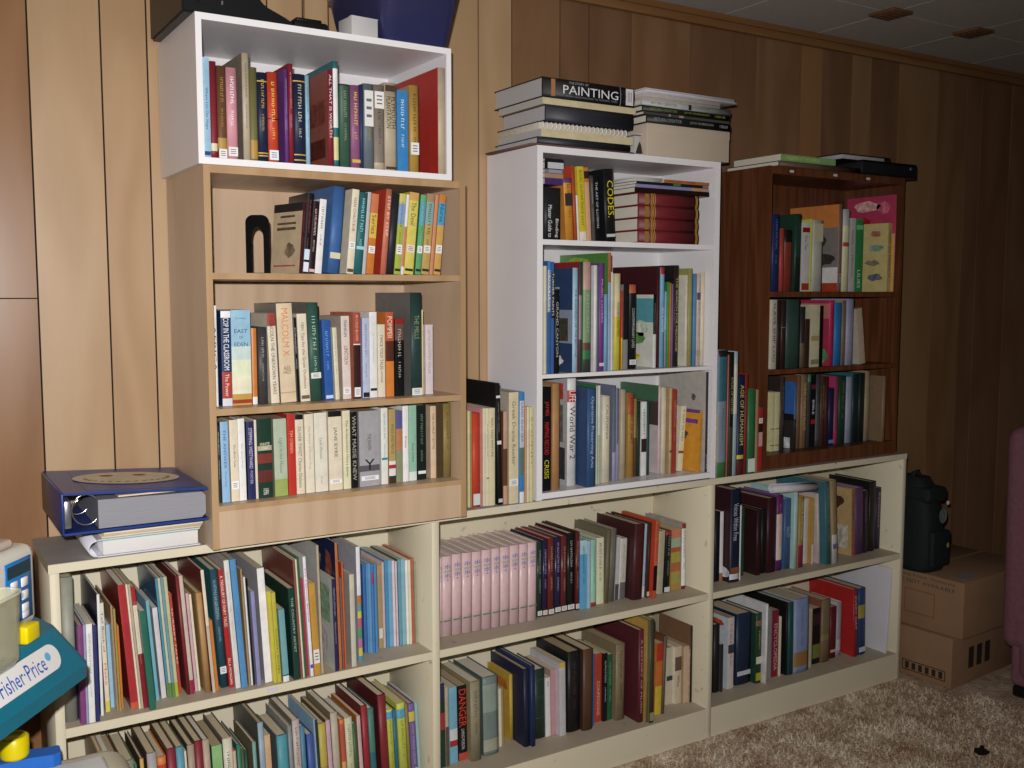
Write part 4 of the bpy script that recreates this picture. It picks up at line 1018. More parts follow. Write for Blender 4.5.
row("low bookcase's lower right bay", .0876, YL, .4060, 1.9660, 2.7895, None, '''
@710 575 5.906
18 50 300 bk h k=0,1,1c1c18 nt B=700
52 76 325 dg p k=0,1,2c2a20 nt B=605 S=.07
100 136 260 wh p k=0,1,d0c4c0 s=b8c4cc f=.1,.5,.85,.95,a84a2c lb=.5,.62,3a3a44 B=678 |with orange dot cover
150 236 240 nv h k=0,1,1c2a48 nt lb=.13,.19,c8ccd4 B=656 |with white label
244 298 238 dk h k=0,1,1a4428 k=.82,.9,8a5c3c x=MEDICI,.5,.75,.2,c8b868 lb=.04,.15,b0a82c lb=.28,.38,d8dcc8 B=648 |with gold emblem
302 326 182 wh h s=c8c8cc nt B=648 d=.18
330 358 212 gy p k=0,1,8c8c88 nt B=612
362 399 215 cs p k=0,1,8c1c34 x=ENCYCLOPEDIA,.1,.8,.5,e0b0b8 B=605 |with pale lettering
401 412 250 iv p nt B=600
~-1
446 456 165 bk h s=0e0e0e nt B=592 d=.2
458 488 165 te h k=0,1,16484c nt B=590 d=.2
492 578 150 pe h k=0,1,7c90bc s=9a9ca0 x=STAINLESS_GLASS,.35,.85,.15,5a6a94 k=.08,.28,9c6c34 B=583 d=.19 |with brown label
~0
584 597 200 bg p nt B=545
602 644 200 bk p k=.7,.9,3a2420 k=.1,.35,6a7a2c nt B=526 |with olive print
650 700 150 bn h k=0,1,7a6644 k=.35,.45,8a7a4c nt s=8a4a34 B=516 d=.17
702 738 190 cs h k=0,1,6a141c lb=.12,.17,c8b0a8 B=490 nt
742 768 160 lg h k=0,1,98909c k=.1,.3,b8b0b0 nt B=472
~-3
846 868 82 re h s=c01a18 k=0,1,a81c24 x=EVERY_DAY,.4,.9,.5,e0a8a8 B=478 d=.19 |with bright red cover
~-2
872 912 78 db h k=0,1,1c4478 k=.55,.75,a89a2c lb=.04,.11,c0ccd8 nt B=466 d=.19 |with yellow emblem
''', auto=True, smax=.12)

labs = {}
for q in ALL: labs.setdefault(q[1], []).append(q)
for k_, v_ in labs.items():
    if len(v_) > 1: print('DUP', k_, len(v_))
print('BOOKS', len(ALL))
# ---------------------------------------------------------------- books and papers lying flat
def lying(name_kind, xl, xr, yf, z0, th, depth, code, label, group=None, yaw=0, **o):
    rnd = random.Random(label)
    r_ = make_book(th, xr - xl, depth, name_kind, code, o.pop('side', code), o, rnd, 1)
    r_.location = (xr, yf, z0 + .0003); r_.rotation_euler = (Matrix.Rotation(yaw, 3, 'Z') @ Matrix.Rotation(R(-90), 3, 'Y')).to_euler()
    tag(r_, label, 'book', group); ALL.append([r_, label, 0, [], '']); return r_
def sheets(name, label, x0, x1, y0, y1, z0, z1, col, n=4, jit=.004, cat='papers', group=None, rz=0):
    """a loose stack of papers: sheets shifted a little against each other"""
    rnd = random.Random(label); r_ = empty(name, ((x0 + x1) / 2, (y0 + y1) / 2, z0 + .0002), rz, label, cat, group)
    hx, hy = (x1 - x0) / 2, (y1 - y0) / 2
    for k in range(n):
        a, b = rnd.uniform(-jit, jit), rnd.uniform(-jit, jit); h = (z1 - z0) / n
        w = MB(); w.box(-hx + a, hx + a, -hy + b, hy + b, k * h, (k + 1) * h - .0004, bev=min(.0006, h * .2), seg=1); w.build('paper_stack', mat(col[k % len(col)], .7, .06, 40), r_)
    return r_
YW = -.2475; ZW = 1.6337
def zz(u, v, Y=YW): return onY(u, v, Y).z
def xx(u, v, Y=YW): return onY(u, v, Y).x
# left pile on the white bookcase, from the bottom up
lv = [ZW, zz(545, 143.5), zz(545, 136.5), zz(545, 128.2), zz(545, 120), zz(545, 103.5), zz(545, 96.5), zz(542.5, 76)]
XL = xx(541, 110)
sheets('paper_pile', 'brown and grey papers at the bottom of the left pile on the white bookcase', XL - .03, XL + .285, YW - .002, -.03, lv[0], lv[1], ['6a4a40', 'a89c92', '7a5a4c'], 3)
lying('h', XL - .01, XL + .275, YW, lv[1], lv[2] - lv[1], .20, '20242e', 'dark navy notebook low in the left pile on the white bookcase', nt=1, yaw=0, pg=3)
lying('p', XL + .0, XL + .284, YW - .001, lv[2] + .0006, lv[3] - lv[2] - .0008, .20, 'd8c898', 'cream folded pad under the spiral notebook on the white bookcase', nt=1, pg=3)
n_ = empty('spiral_notebook', (XL, YW, lv[3] + .0005), label='spiral bound notebook with white coil in the left pile on the white bookcase', cat='notebook')
h_ = lv[4] - lv[3] - .001
w = MB(); w.box(.0, .272, .008, .2, .0, h_, bev=.001); w.build('pages', mat('c8bfb0', .8, .08, 60), n_)
w = MB(); w.box(-.002, .274, .006, .202, h_ * .86, h_, bev=.0005); w.build('cover', mat('2a2a30', .5), n_)
w = MB()
for k in range(21):
    cx_ = .008 + k * .0128
    w.tube([(cx_, .006 + .006 * math.cos(a), h_ / 2 + (h_ / 2 - .0016) * math.sin(a)) for a in [2 * math.pi * q / 10 for q in range(11)]], .0016, 6)
w.build('coil', mat('e4e0d6', .35), n_)
lying('h', XL + .012, XL + .284, YW, lv[4] + .0004, lv[5] - lv[4] - .0006, .20, '2b2c36', 'thick dark navy binder book above the spiral notebook on the white bookcase', nt=1, pg=3)
lying('p', XL + .004, XL + .292, YW - .001, lv[5] + .0006, lv[6] - lv[5] - .001, .205, 'd8c898', 'cream pad directly under the thick black painting book', nt=1, pg=3)
lying('h', XL + .002, XL + .285, YW - .002, lv[6] + .0004, lv[7] - lv[6], .225, '121213', 'thick black art book lettered PAINTING on top of the left pile',
      x=[('PAINTING', .19, .79, .44, 'e8e8ea', -.02), ('THE STORY OF', .52, .73, .12, 'a8a8aa', .34), ('FROM CAVE PAINTING TO MODERN TIMES', .2, .76, .09, '8a8a8c', -.34)], lb=[(.02, .1, 'e4dcda'), (.875, .915, 'b07a50')], bd=['8a8a8c', .16], pg=3)
# right pile on the white bookcase
YP = -.2475; xa, xb = xx(647.2, 140), xx(729.3, 140)
z1 = zz(647.2, 121.8); w = empty('storage_box', (xa, YP, ZW + .0003), label='plain beige cardboard box under the black books, right pile on the white bookcase', cat='box')
g = MB(); g.box(0, xb - xa, 0, .215, 0, (z1 - ZW) * .96, bev=.0015); g.build('box_body', mat('c4b4a0', .7, .03, 10), w)
g = MB(); g.box(-.0008, xb - xa + .0008, -.0008, .2158, (z1 - ZW) * .72, z1 - ZW - .0006, bev=.0012); g.build('box_lid', mat('c4b4a0', .7, .03, 10), w)
z2, z3, z4, z5 = zz(647, 113.6), zz(641, 110), zz(641, 104), zz(641, 97.8)
lying('h', xa - .004, xb + .001, YP, z1 + .0003, (z2 - z1) - .0005, .215, '16181a', 'black book with grey lettering resting on the plain beige box', x=[('RETURN CREATOR', .6, .92, .4, '9a9a98'), ('JACK ROBINSON', .22, .5, .4, '9a9a98'), ('1988-89', .04, .14, .4, '9a9a98')], pg=2)
lying('p', xa - .012, xb + .0, YP + .002, z2 + .0003, (z3 - z2) - .0004, .215, '4a4844', 'slim grey book between the two black books, right pile', nt=1, lb=[(.55, .6, 'a8907a'), (.7, .72, '9a9a98')], pg=2)
lying('h', xa - .018, xb - .002, YP, z3 + .0003, (z4 - z3) - .0004, .215, '15170f', 'black book with yellow-green lettering in the right pile on the white bookcase', x=[('RETURN CREATOR', .62, .92, .42, '8a9a3c'), ('JACK ROBINSON', .25, .54, .42, '8a9a3c'), ('1989-90', .06, .18, .42, '8a9a3c')], pg=2)
lying('h', xa - .022, xb + .002, YP, z4 + .0003, (z5 - z4) - .0004, .215, 'b0b4b2', 'pale grey book with black mark in the right pile on the white bookcase', x=[('RETURN CREATOR', .62, .9, .4, '4a4c50'), ('JACK ROBINSON', .25, .45, .4, '4a4c50')], lb=[(.46, .49, '1c2224')], pg=2)
z6 = z5 + .016
sheets('paper_pile', 'pinkish grey papers near the top of the right pile', xa - .015, xb - .035, YP + .002, -.04, z5 + .0002, z6, ['b8aca4', 'b0a49c', 'c0b4ac'], 4, .003)
r_ = sheets('paper_pile', 'white loose papers jutting out at the very top of the right pile', xa - .012, xb + .012, YP - .004, -.04, z6 + .0002, z6 + .012, ['c0bfc6', 'd0ccd0', 'b8b6be'], 3, .006)
n_ = empty('ring_binder', (xa - .030, YP + .012, ZW + .0003), label='white ring binder end beside the beige box on the white bookcase', cat='binder')
g = MB(); g.box(0, .026, 0, .2, 0, .003); g.box(0, .026, 0, .2, .052, .055); g.build('cover', mat('c8c6ca', .4), n_)
g = MB(); g.box(.004, .024, .006, .19, .005, .05, bev=.001); g.build('pages', mat('bdb8b4', .8, .06, 60), n_)
g = MB(); g.prism([(0, 0), (.022, 0), (.017, .02), (.012, .03), (.007, .02)], 0, .002, M=Matrix.Translation((.002, .001, .004)) @ Matrix.Rotation(R(90), 4, 'X')); g.build('clip', mat('77726e', .3, .05, metal=.8), n_)

# on the brown bookcase
ZR = 1.6411; YR = -.232
a0, a1 = xx(778.7, 163, YR), xx(860, 168, YR)
lying('h', a0, a1, YR, ZR, .0155, .215, '5a4030', 'flat brown book with pale page edges lying on the brown bookcase', nt=1, pg=2, side='4a4038')
lying('p', a0 + .012, a0 + .245, YR + .004, ZR + .0165, .019, .19, '7fae62', 'light green book lying on the brown bookcase', x=[('CHILDREN OF THE WORLD', .3, .92, .5, 'c8d870')], pg=2, side='9ac0a0')
b0, b1 = xx(861, 168, YR), xx(915, 170, YR)
n_ = empty('ring_binder', (b0 + .002, YR - .004, ZR + .0003), label='black binder lying at the right end of the brown bookcase top', cat='binder')
g = MB(); g.box(0, b1 - b0, 0, .22, 0, .003); g.box(-.0, b1 - b0, 0, .22, .040, .043, bev=.0008); g.box(b1 - b0 - .003, b1 - b0, 0, .22, .003, .040); g.build('cover', mat('141418', .35), n_)
g = MB(); g.box(.003, b1 - b0 - .006, .004, .2, .004, .038, bev=.001); g.build('pages', mat('1c1c20', .5), n_)
g = MB(); g.lathe([(.005, 0), (.006, .001), (.005, .002)], n=12, M=Matrix.Translation((b1 - b0 - .03, -.0005, .028)) @ Matrix.Rotation(R(90), 4, 'X')); g.build('clasp', mat('9a9a9c', .3, metal=.8), n_)
n_ = empty('photo_album', (b0 - .05, YR + .03, ZR + .0445), label='black album with white page edges on top of the black binder', cat='album')
g = MB(); g.box(0, .225, 0, .19, 0, .002); g.box(0, .225, 0, .19, .016, .0185, bev=.0006); g.box(.222, .225, 0, .19, .002, .016); g.build('cover', mat('18181c', .35), n_)
g = MB(); g.box(.002, .2, .003, .186, .003, .0155, bev=.001); g.build('pages', mat('a8a8ac', .8, .08, 60), n_)
for u_, v_ in ((791.6, 170.8), (835.2, 174.7), (868, 178.2)):
    p = onY(u_, v_, -.2271); g = MB(); g.box(-.008, .008, -.0012, -.0002, -.0035, .0035); q = g.build('shelf_sticker', mat('cfccc4', .6), brc); q.location = Vector((p.x, -.2271, max(1.623, min(p.z, 1.637)))) - brc.location
for u_, v_, zt in ((514, 508.5, None), (580, 498.8, None), (273, 689, 1), (797, 462.5, None)):
    p = onY(u_, v_, YL); g = MB(); g.box(-.012, .012, -.0012, -.0002, -.0045, .0045); q = g.build('shelf_sticker', mat('cdcad0', .6), low); q.location = Vector((p.x, YL, .7464 if zt is None else .4165)) - low.location

# inside the white bookcase: flat books
YI = -.2443 + .008; zb = 1.4073
p0, p1 = onY(637.5, 240, YI).x, onY(697.7, 240, YI).x
TH = (onY(640, 192.5, YI).z - onY(640, 242.8, YI).z) / 4 - .0006
for k in range(4):
    lying('h', p0, p1, YI + .001 * (k % 2), zb + k * (TH + .0006), TH, .17, '7c1a20', ['dark red volume at the bottom of the flat red set, white bookcase top shelf', 'dark red volume second from bottom of the flat red set, with marked page edge', 'dark red volume third from bottom of the flat red set', 'dark red volume topmost of the flat red set, under the black book'][k],
          group='flat red volumes in the white bookcase', nt=1, bd=['c8a040', .765, .79, .735, .05, .03], lb=[(.84, .9, '9a7a3a')], pg=2)
zt_ = zb + 4 * (TH + .0006); xs = onY(632, 200, YI).x
specs = [(p0 - .012, onY(709, 195, YI).x, .0125, '24120f', 'black book with a brown glow lying directly on the red volumes', {}), (p0 - .010, onY(708.5, 190, YI).x, .0085, '8a86c0', 'lavender and peach book lying above the red volumes', dict(k=[(0, .25, 'c89068')])),
         (p0 - .006, onY(708, 184, YI).x, .007, '1a1e1c', 'slim black book with green print lying above the red volumes', dict(lb=[(.4, .5, '4a7a4a'), (.0, .08, '7a8090')]))]
z_ = zt_
for a_, b_, t_, c_, l_, o_ in specs:
    lying('p', a_, b_, YI, z_ + .0003, t_, .18, c_, l_, nt=1, pg=2, **o_); z_ += t_ + .0006
lying('p', p0 + .088, onY(709, 178, YI).x, YI, z_ + .0003, .0085, .19, 'b8682c', 'orange brown book topmost at the right on the white bookcase top shelf', x=[('HOW TO DRAW', .62, .92, .5, '5a2a10'), ('STUDIES', .32, .5, .5, '5a2a10')], pg=2)
n_ = sheets('paper_pile', 'curled white pages beside the orange brown book, white bookcase top shelf', p0 - .01, p0 + .084, YI + .004, -.05, z_ + .0003, z_ + .012, ['c4c2c0', 'd0cec8', 'b8b6b0'], 4, .003)
# on top of the wide black book at the left end
g0, g1 = onY(544.5, 200, YI).x, onY(563.5, 200, YI).x
zt_ = zb + .004 + (onY(552, 187, YI).z - onY(552, 240.5, YI).z)
for t_, c_, l_, o_ in ((.0165, '4a2e6e', 'purple book lying on the wide black binding guide', {}), (.012, 'b08864', 'peach tan book lying above the purple one, left of the orange books', {}), (.010, '77788a', 'grey lettered book in the small flat pile, left of the orange books', dict(lb=[(.1, .8, '9a9aa8')])), (.019, '141416', 'black book with white stripe lying on the small flat pile', dict(lb=[(.0, .85, 'c8c8cc')])), (.008, '1c1c1e', 'slim black book topmost of the small flat pile, white bookcase top shelf', {})):
    t_ *= .93
    lying('p', g0 + .0008, g1 - .001, YI + .002, zt_ + .0003, t_, .19, c_, l_, nt=1, pg=2, **o_); zt_ += t_ + .0006

# bookend on the tan bookcase's top shelf
n_ = empty('bookend', (0, 0, 0), label='black metal arch bookend on the tan bookcase top shelf', cat='bookend')
pa = onY(248, 274, -.25); pb = onY(271.5, 274, -.25); H_ = onY(258, 216, -.25).z - onY(258, 274.2, -.25).z
W_ = .105; yaw_ = math.acos(min(1, (pb.x - pa.x + .0) / W_))
n_.location = (pa.x - .006, -.25, 1.3150); n_.rotation_euler = (0, 0, -yaw_ * .55)
W_ = (pb.x - pa.x) / math.cos(yaw_ * .55) * .82
def arch(w_, h_, r1, n=10):
    pts = [(0, 0)] + [(0, h_ - r1)] + [(r1 - r1 * math.cos(a), h_ - r1 + r1 * math.sin(a)) for a in [math.pi / 2 * k / n for k in range(1, n + 1)]]
    pts += [(w_ - p[0], p[1]) for p in reversed(pts)]
    return pts
ou = arch(W_, H_, W_ * .32); inn = [(W_ * .25 + x * .5, y * 1.0) for x, y in arch(W_, H_ * .80, W_ * .5)]
g = MB(); bm = g.bm; a = [bm.verts.new((x, 0, y)) for x, y in ou]; b = [bm.verts.new((x, 0, y)) for x, y in inn]
for k in range(len(a) - 1): bm.faces.new((a[k], a[k + 1], b[k + 1], b[k]))
r = bmesh.ops.extrude_face_region(bm, geom=bm.faces[:]); bmesh.ops.translate(bm, verts=[v for v in r['geom'] if isinstance(v, bmesh.types.BMVert)], vec=(0, .0022, 0))
g.build('arch_plate', mat('030304', .4, .05, spec=.1), n_)
g = MB(); g.box(0, W_ * .8, .0022, .03, 0, .0014); g.build('foot_plate', mat('0e0e12', .3, .05), n_)

# roll of paper and white board in the right bays
p = onY(800, 488, -.17); n_ = empty('paper_roll', (2.296, -.215, .70), label='rolled white paper laid on top of books in the upper right bay', cat='paper roll')
g = MB(); ring = []
N_ = 40
for k in range(N_ + 1):
    a = 4.4 * math.pi * k / N_; r_ = .006 + .009 * k / N_; ring.append((r_ * math.cos(a), r_ * math.sin(a)))
va = [g.bm.verts.new((0, y, z)) for y, z in ring]; vb = [g.bm.verts.new((.17, y, z)) for y, z in ring]
for k in range(N_): f = g.bm.faces.new((va[k], va[k + 1], vb[k + 1], vb[k])); f.smooth = True
o_ = g.build('sheet', mat('c6c2c8', .7, .04), n_)
md = o_.modifiers.new('t', 'SOLIDIFY'); md.thickness = .0008
n_.rotation_euler = (0, R(2), R(-8)); n_.location = (onY(772.5, 487.5, -.21).x, -.205, onY(772.5, 487.5, -.21).z - .004)
n_ = empty('white_board', (2.757, -.232, .0878), label='blank white panel leaning on the right side of the lower right bay', cat='board')
g = MB(); g.box(0, .006, 0, .205, 0, .285, bev=.001); g.build('panel', mat('cfcdd2', .5, .03), n_)
g = MB(); g.box(.0005, .0055, -.0012, -.0001, .0, .285); g.build('edge_strip', mat('dcdae0', .5, .03), n_)
n_.rotation_euler = (0, R(3.5), 0)

# ---------------------------------------------------------------- binders at the left end of the low bookcase
n_ = empty('ring_binder', (.338, -.243, ZL + .0003), label='white ring binder of papers under the big blue binder', cat='binder')
zw = onY(204, 528, -.243).z - ZL
g = MB(); NN = 14
cyl = [(-.005 - .0165 * math.sin(math.pi * k / NN), .0175 - .0165 * math.cos(math.pi * k / NN)) for k in range(NN + 1)]
g.box(-.004, .195, 0, .232, 0, .0018); g.box(-.004, .195, 0, .232, .0335, .0353)
va = [g.bm.verts.new((x, 0, z)) for x, z in cyl]; vb = [g.bm.verts.new((x, .232, z)) for x, z in cyl]; vc = [g.bm.verts.new((x * .9, 0, .0175 + (z - .0175) * .88)) for x, z in cyl]; vd = [g.bm.verts.new((x * .9, .232, .0175 + (z - .0175) * .88)) for x, z in cyl]
for k in range(NN):
    for q in ((va[k], va[k + 1], vb[k + 1], vb[k]), (vc[k + 1], vc[k], vd[k], vd[k + 1]), (va[k + 1], va[k], vc[k], vc[k + 1]), (vb[k], vb[k + 1], vd[k + 1], vd[k])): f = g.bm.faces.new(q); f.smooth = True
g.build('cover', mat('dcdce4', .4, .03), n_)
g = MB(); g.box(.006, .192, .003, .228, .0022, .031, bev=.002); g.build('pages', mat('dedad6', .8, .04, 60, stretch=(1, 1, 30)), n_)
g = MB(); g.box(.001, .193, .001, .23, .0313, .0331); g.build('divider_sheet', mat('6fb0a8', .6), n_)
sheets('paper_pile', 'loose yellowed papers between the white and the blue binder', .345, .538, -.243, -.02, ZL + .0362, ZL + .060, ['d8ccb4', 'c8b898', 'e0d8c8', '8a7a64', 'd8ccb4', 'c0b090'], 6, .003)
BX0 = onY(62, 510, -.29).x; BX1 = .5395; BY = -.29; BZ = ZL + .0608
n_ = empty('ring_binder', (BX0, BY, BZ), label='big blue binder with an oval picture label at the left end of the low bookcase', cat='binder')
HL = .082; HR = .066; bw = BX1 - BX0; bd_ = .283
BLU = mat('233c80', .35, .06, 60)
def slab(x0, x1, z0a, z0b, th, y0, y1, m, name, bev=0):
    g = MB(); g.prism([(x0, z0a), (x1, z0b), (x1, z0b + th), (x0, z0a + th)], -y1, -y0, M=Matrix.Rotation(R(90), 4, 'X')); return g.build(name, m, n_)
slab(0, bw, 0, 0, .0045, 0, bd_, BLU, 'back_cover'); slab(0, bw, HL - .0045, HR - .0045, .0045, 0, bd_, BLU, 'front_cover')
g = MB(); g.box(-.0035, .0008, 0, bd_, .001, HL - .001, bev=.0015); g.build('spine', BLU, n_)
g = MB(); g.prism([(.062, .006), (bw - .012, .006), (bw - .004, .014), (bw - .004, HR - .016), (bw - .012, HR - .008), (.062, HL - .02)], -bd_ + .008, -.006, M=Matrix.Rotation(R(90), 4, 'X'))
g.build('pages', mat('8e8e94', .7, .14, 60, stretch=(.3, .3, 30)), n_)
g = MB(); g.box(.1, .21, .012, .2, HL - .0195, HL - .0165); g.build('loose_sheet', mat('dcc8a4', .7), n_)
for yy in (.03, .14, .25):
    g = MB(); g.tube([(.044 + .026 * math.cos(a), yy, .041 + .030 * math.sin(a)) for a in [2 * math.pi * k / 20 for k in range(21)]], .0018, 6); g.build('ring', mat('c8c8c8', .2, .02, metal=.9), n_)
g = MB(); g.box(.001, .014, .004, .27, .012, .066, bev=.002); g.build('ring_rail', mat('a8a8ac', .25, .02, metal=.8), n_)
g = MB()
cxo, cyo, ra, rb = bw * .53, .15, .105, .075
zt_ = lambda x: HL + (HR - HL) * x / bw + .0019
vs_ = [g.bm.verts.new((cxo + ra * math.cos(a), cyo + rb * math.sin(a), zt_(cxo + ra * math.cos(a)))) for a in [2 * math.pi * k / 36 for k in range(36)]]
g.bm.faces.new(vs_); pl = g.build('oval_label', mat('d0c8b0', .5, .12, 40), n_)
for dx_ in (-.035, .03):
    g = MB(); vs_ = [g.bm.verts.new((cxo + dx_ + .014 * math.cos(a), cyo + .03 + .011 * math.sin(a), zt_(cxo + dx_ + .014 * math.cos(a)) + .0003)) for a in [2 * math.pi * k / 16 for k in range(16)]]
    g.bm.faces.new(vs_); g.build('red_motif', mat('8a3a2a', .5, .2, 40), pl)
g = MB()
for k in range(16):
    a = math.pi + math.pi * k / 15; x_, y_ = cxo + .082 * math.cos(a), cyo + .05 * math.sin(a)
    g.quad((x_ - .004, y_ - .003, zt_(x_) + .0003), (x_ + .004, y_ - .003, zt_(x_) + .0003), (x_ + .004, y_ + .003, zt_(x_) + .0003), (x_ - .004, y_ + .003, zt_(x_) + .0003))
g.build('lettering', mat('4a4434', .5), pl)
g = MB(); g.box(.045, bw - .02, .02, bd_ - .02, -.0008, .0012, M=Matrix.Translation((0, 0, HL - .0006)) @ Matrix.Rotation(math.atan((HL - HR) / bw), 4, 'Y')); g.build('cover_pad', mat('2a4590', .35, .05), n_)

# ---------------------------------------------------------------- on top of the white box shelf
ZB = 1.8134
n_ = empty('carrying_case', (.512, -.30, ZB), label='black soft case at the left end on top of the white box shelf', cat='case')
BKM = mat('0d0d0f', .4, .08, 40)
prof = [(0, 0), (.222, 0), (.226, .006), (.212, .015), (.19, .024), (.165, .034), (.15, .05), (.15, .13), (.14, .15), (.02, .15), (.005, .14), (0, .12)]
g = MB(); g.prism(prof, -.27, 0, M=Matrix.Rotation(R(90), 4, 'X'), top=[(x, z) for x, z in prof]); bmesh.ops.bevel(g.bm, geom=g.bm.edges[:], offset=.004, segments=2, affect='EDGES'); g.build('case_body', BKM, n_)
g = MB(); g.tube([(.03, -.001, .02), (.03, -.003, .1), (.04, -.003, .14)], .003, 6); g.build('piping', mat('1c1c20', .4), n_)
g = MB(); g.box(.075, .079, -.0035, .0, .022, .03, bev=.0006); g.build('zip_pull', mat('b8b8bc', .2, metal=.9), n_)
xk = onY(295, 20, -.27).x; xk2 = onY(330, 25, -.27).x
n_ = empty('power_adapter', (xk, -.27, ZB), label='small black power adapter on the white box shelf beside the white carton', cat='adapter')
g = MB(); g.box(0, xk2 - xk, 0, .06, 0, .026, bev=.006); g.build('adapter_body', BKM, n_)
g = MB(); g.box(.01, xk2 - xk - .01, .012, .05, .026, .034, bev=.003); g.build('adapter_lid', BKM, n_)
g = MB(); g.tube([(.03, .03, .034), (.031, .031, .09), (.031, .035, .2)], .0012, 6); g.build('cord', BKM, n_)
q0 = onZ(352, 34, ZB); 
n_ = empty('carton', (xx(352, 30, -.285), -.290, ZB), R(0), 'small plain white carton on the white box shelf beside the blue bin', 'box')
cw = xx(382, 30, -.28) - xx(355, 30, -.28)
g = MB(); g.box(0, cw, 0, .06, 0, .045, bev=.001); g.build('carton_body', mat('c4c2c0', .6, .03), n_)
g = MB(); g.box(-.0006, cw + .0006, -.0006, .012, .0445, .0456); g.build('carton_flap', mat('cfcdcb', .6, .03), n_); n_.rotation_euler = (0, 0, R(5))
xa_ = xx(385, 40, -.29); xb_ = 1.094
n_ = empty('storage_bin', (xa_, -.30, ZB), label='translucent blue plastic storage bin on the right end of the white box shelf', cat='bin')
W_ = xb_ - xa_; TB = clear('34365f', .8, .2)
def tub(w_, d_, h_, fl, t, m, name, parent, bev=.006, lip=0):
    g = MB()
    def rr(w0, d0, ox, oy, r_, n=5):
        pts = []
        for cx_, cy_, a0 in ((w0 - r_, d0 - r_, 0), (r_, d0 - r_, 90), (r_, r_, 180), (w0 - r_, r_, 270)):
            for k in range(n + 1): a = R(a0 + 90 * k / n); pts.append((ox + cx_ + r_ * math.cos(a), oy + cy_ + r_ * math.sin(a)))
        return pts
    levels = [(0, 0, 0, True)]
    def ring(off, z): return [g.bm.verts.new((x, y, z)) for x, y in rr(w_ + 2 * off, d_ + 2 * off, -off, -off, max(.004, .02 + off))]
    rs = [ring(-.006, 0), ring(0, .008), ring(fl, h_)]
    if lip: rs += [ring(fl + lip, h_), ring(fl + lip, h_ + .004), ring(fl - t, h_ + .004)]
    rs += [ring(fl - t, h_), ring(-t, .010), ring(-.012, t + .002)]
    n = len(rs[0])
    for A, B in zip(rs, rs[1:]):
        for k in range(n): f = g.bm.faces.new((A[k], A[(k + 1) % n], B[(k + 1) % n], B[k])); f.smooth = True
    g.bm.faces.new(list(reversed(rs[0]))); g.bm.faces.new(rs[-1]); return g.build(name, m, parent)
tub(W_, .25, .13, .03, .002, TB, 'bin_body', n_, lip=.006)
g = MB(); g.box(.012, W_ - .012, .012, .238, .006, .062, bev=.006); g.build('bin_contents', mat('142a70', .5, .1), n_)

# ---------------------------------------------------------------- right end of the room
CB = mat('8c6c50', .8, .06, 14); CBD = mat('2c211a', .8)
n_ = empty('cardboard_box', (2.862, -.405, .0), R(4), 'brown cardboard box on the carpet under the other box', 'box')
g = MB(); g.box(0, .42, 0, .37, .001, .168, bev=.003); g.build('box_body', CB, n_)
g = MB()
y0_, y1_, z0_, z1_ = .005, .16, .018, .048
def fr(g, a, b, c, d, t, x=-.0006):
    g.quad((x, a, c), (x, b, c), (x, b, c + t), (x, a, c + t)); g.quad((x, a, d - t), (x, b, d - t), (x, b, d), (x, a, d)); g.quad((x, a, c), (x, a + t, c), (x, a + t, d), (x, a, d)); g.quad((x, b - t, c), (x, b, c), (x, b, d), (x, b - t, d))
fr(g, .02, .175, .02, .055, .003)
for k in range(6): g.quad((-.0006, .03 + k * .024, .026), (-.0006, .044 + k * .024, .026), (-.0006, .044 + k * .024, .049), (-.0006, .03 + k * .024, .049))
g.build('printed_panel', CBD, n_, recalc=False)
g = MB()
for k in range(3): g.box(.1 + k * .05, .13 + k * .05, -.0012, -.0002, .05, .12, M=Matrix.Rotation(0, 4, 'Z'))
g.build('printed_symbols', CBD, n_)
n_ = empty('cardboard_box', (2.878, -.428, .1685), R(3), 'brown cardboard box on top of the other box, with green printed lines', 'box')
g = MB(); g.box(0, .44, 0, .392, 0, .185, bev=.003); g.build('box_body', CB, n_)
for k, (a, b) in enumerate(((.03, .085), (.1, .2), (.215, .3))):
    text_on('printed_line', ('Expect the', 'Very Finest', 'Pineapple')[k], (-.0012, .33 - a * 1.0, .165), (0, -1, 0), (0, 0, 1), (b - a) * 1.0, .012, mat('2f4038', .8), n_)
text_on('printed_line', 'STATE SIZE NOT AVAILABLE', (-.0012, .33, .146), (0, -1, 0), (0, 0, 1), .30, .012, mat('2f4038', .8), n_)
g = MB(); fr(g, .10, .21, .045, .125, .0025, -.0011); g.build('printed_frame', mat('8a3a2a', .8), n_, recalc=False)
g = MB(); g.box(.002, .438, .188, .2, .1852, .1858); g.build('tape', mat('9a7a58', .4), n_)
g = MB(); g.box(.04, .12, .02, .07, .1853, .1858); g.build('box_sticker', mat('8a8888', .6), n_)
# backpack
n_ = empty('backpack', (2.862, -.29, .3540), R(0), 'dark green backpack with round emblem standing on the cardboard boxes', 'backpack')
BG = mat('0e1a18', .8, .15, 50, .3)
g = MB()
lv_ = [(0, .0, .17, .0, .20), (.02, -.004, .178, -.008, .205), (.08, -.002, .17, -.012, .2), (.2, .0, .145, -.004, .18), (.27, .0, .13, .01, .15), (.315, .012, .10, .03, .12)]
rs = []
for z, xa_, xb2, ya_, yb2 in lv_:
    rs.append([g.bm.verts.new((( xa_ + xb2) / 2 + (xb2 - xa_) / 2 * (abs(math.cos(a)) ** .5) * (1 if math.cos(a) > 0 else -1), (ya_ + yb2) / 2 + (yb2 - ya_) / 2 * (abs(math.sin(a)) ** .5) * (1 if math.sin(a) > 0 else -1), z)) for a in [2 * math.pi * k / 28 for k in range(28)]])
for A, B in zip(rs, rs[1:]):
    for k in range(28): f = g.bm.faces.new((A[k], A[(k + 1) % 28], B[(k + 1) % 28], B[k])); f.smooth = True
g.bm.faces.new(list(reversed(rs[0]))); g.bm.faces.new(rs[-1]); g.build('bag_body', BG, n_)
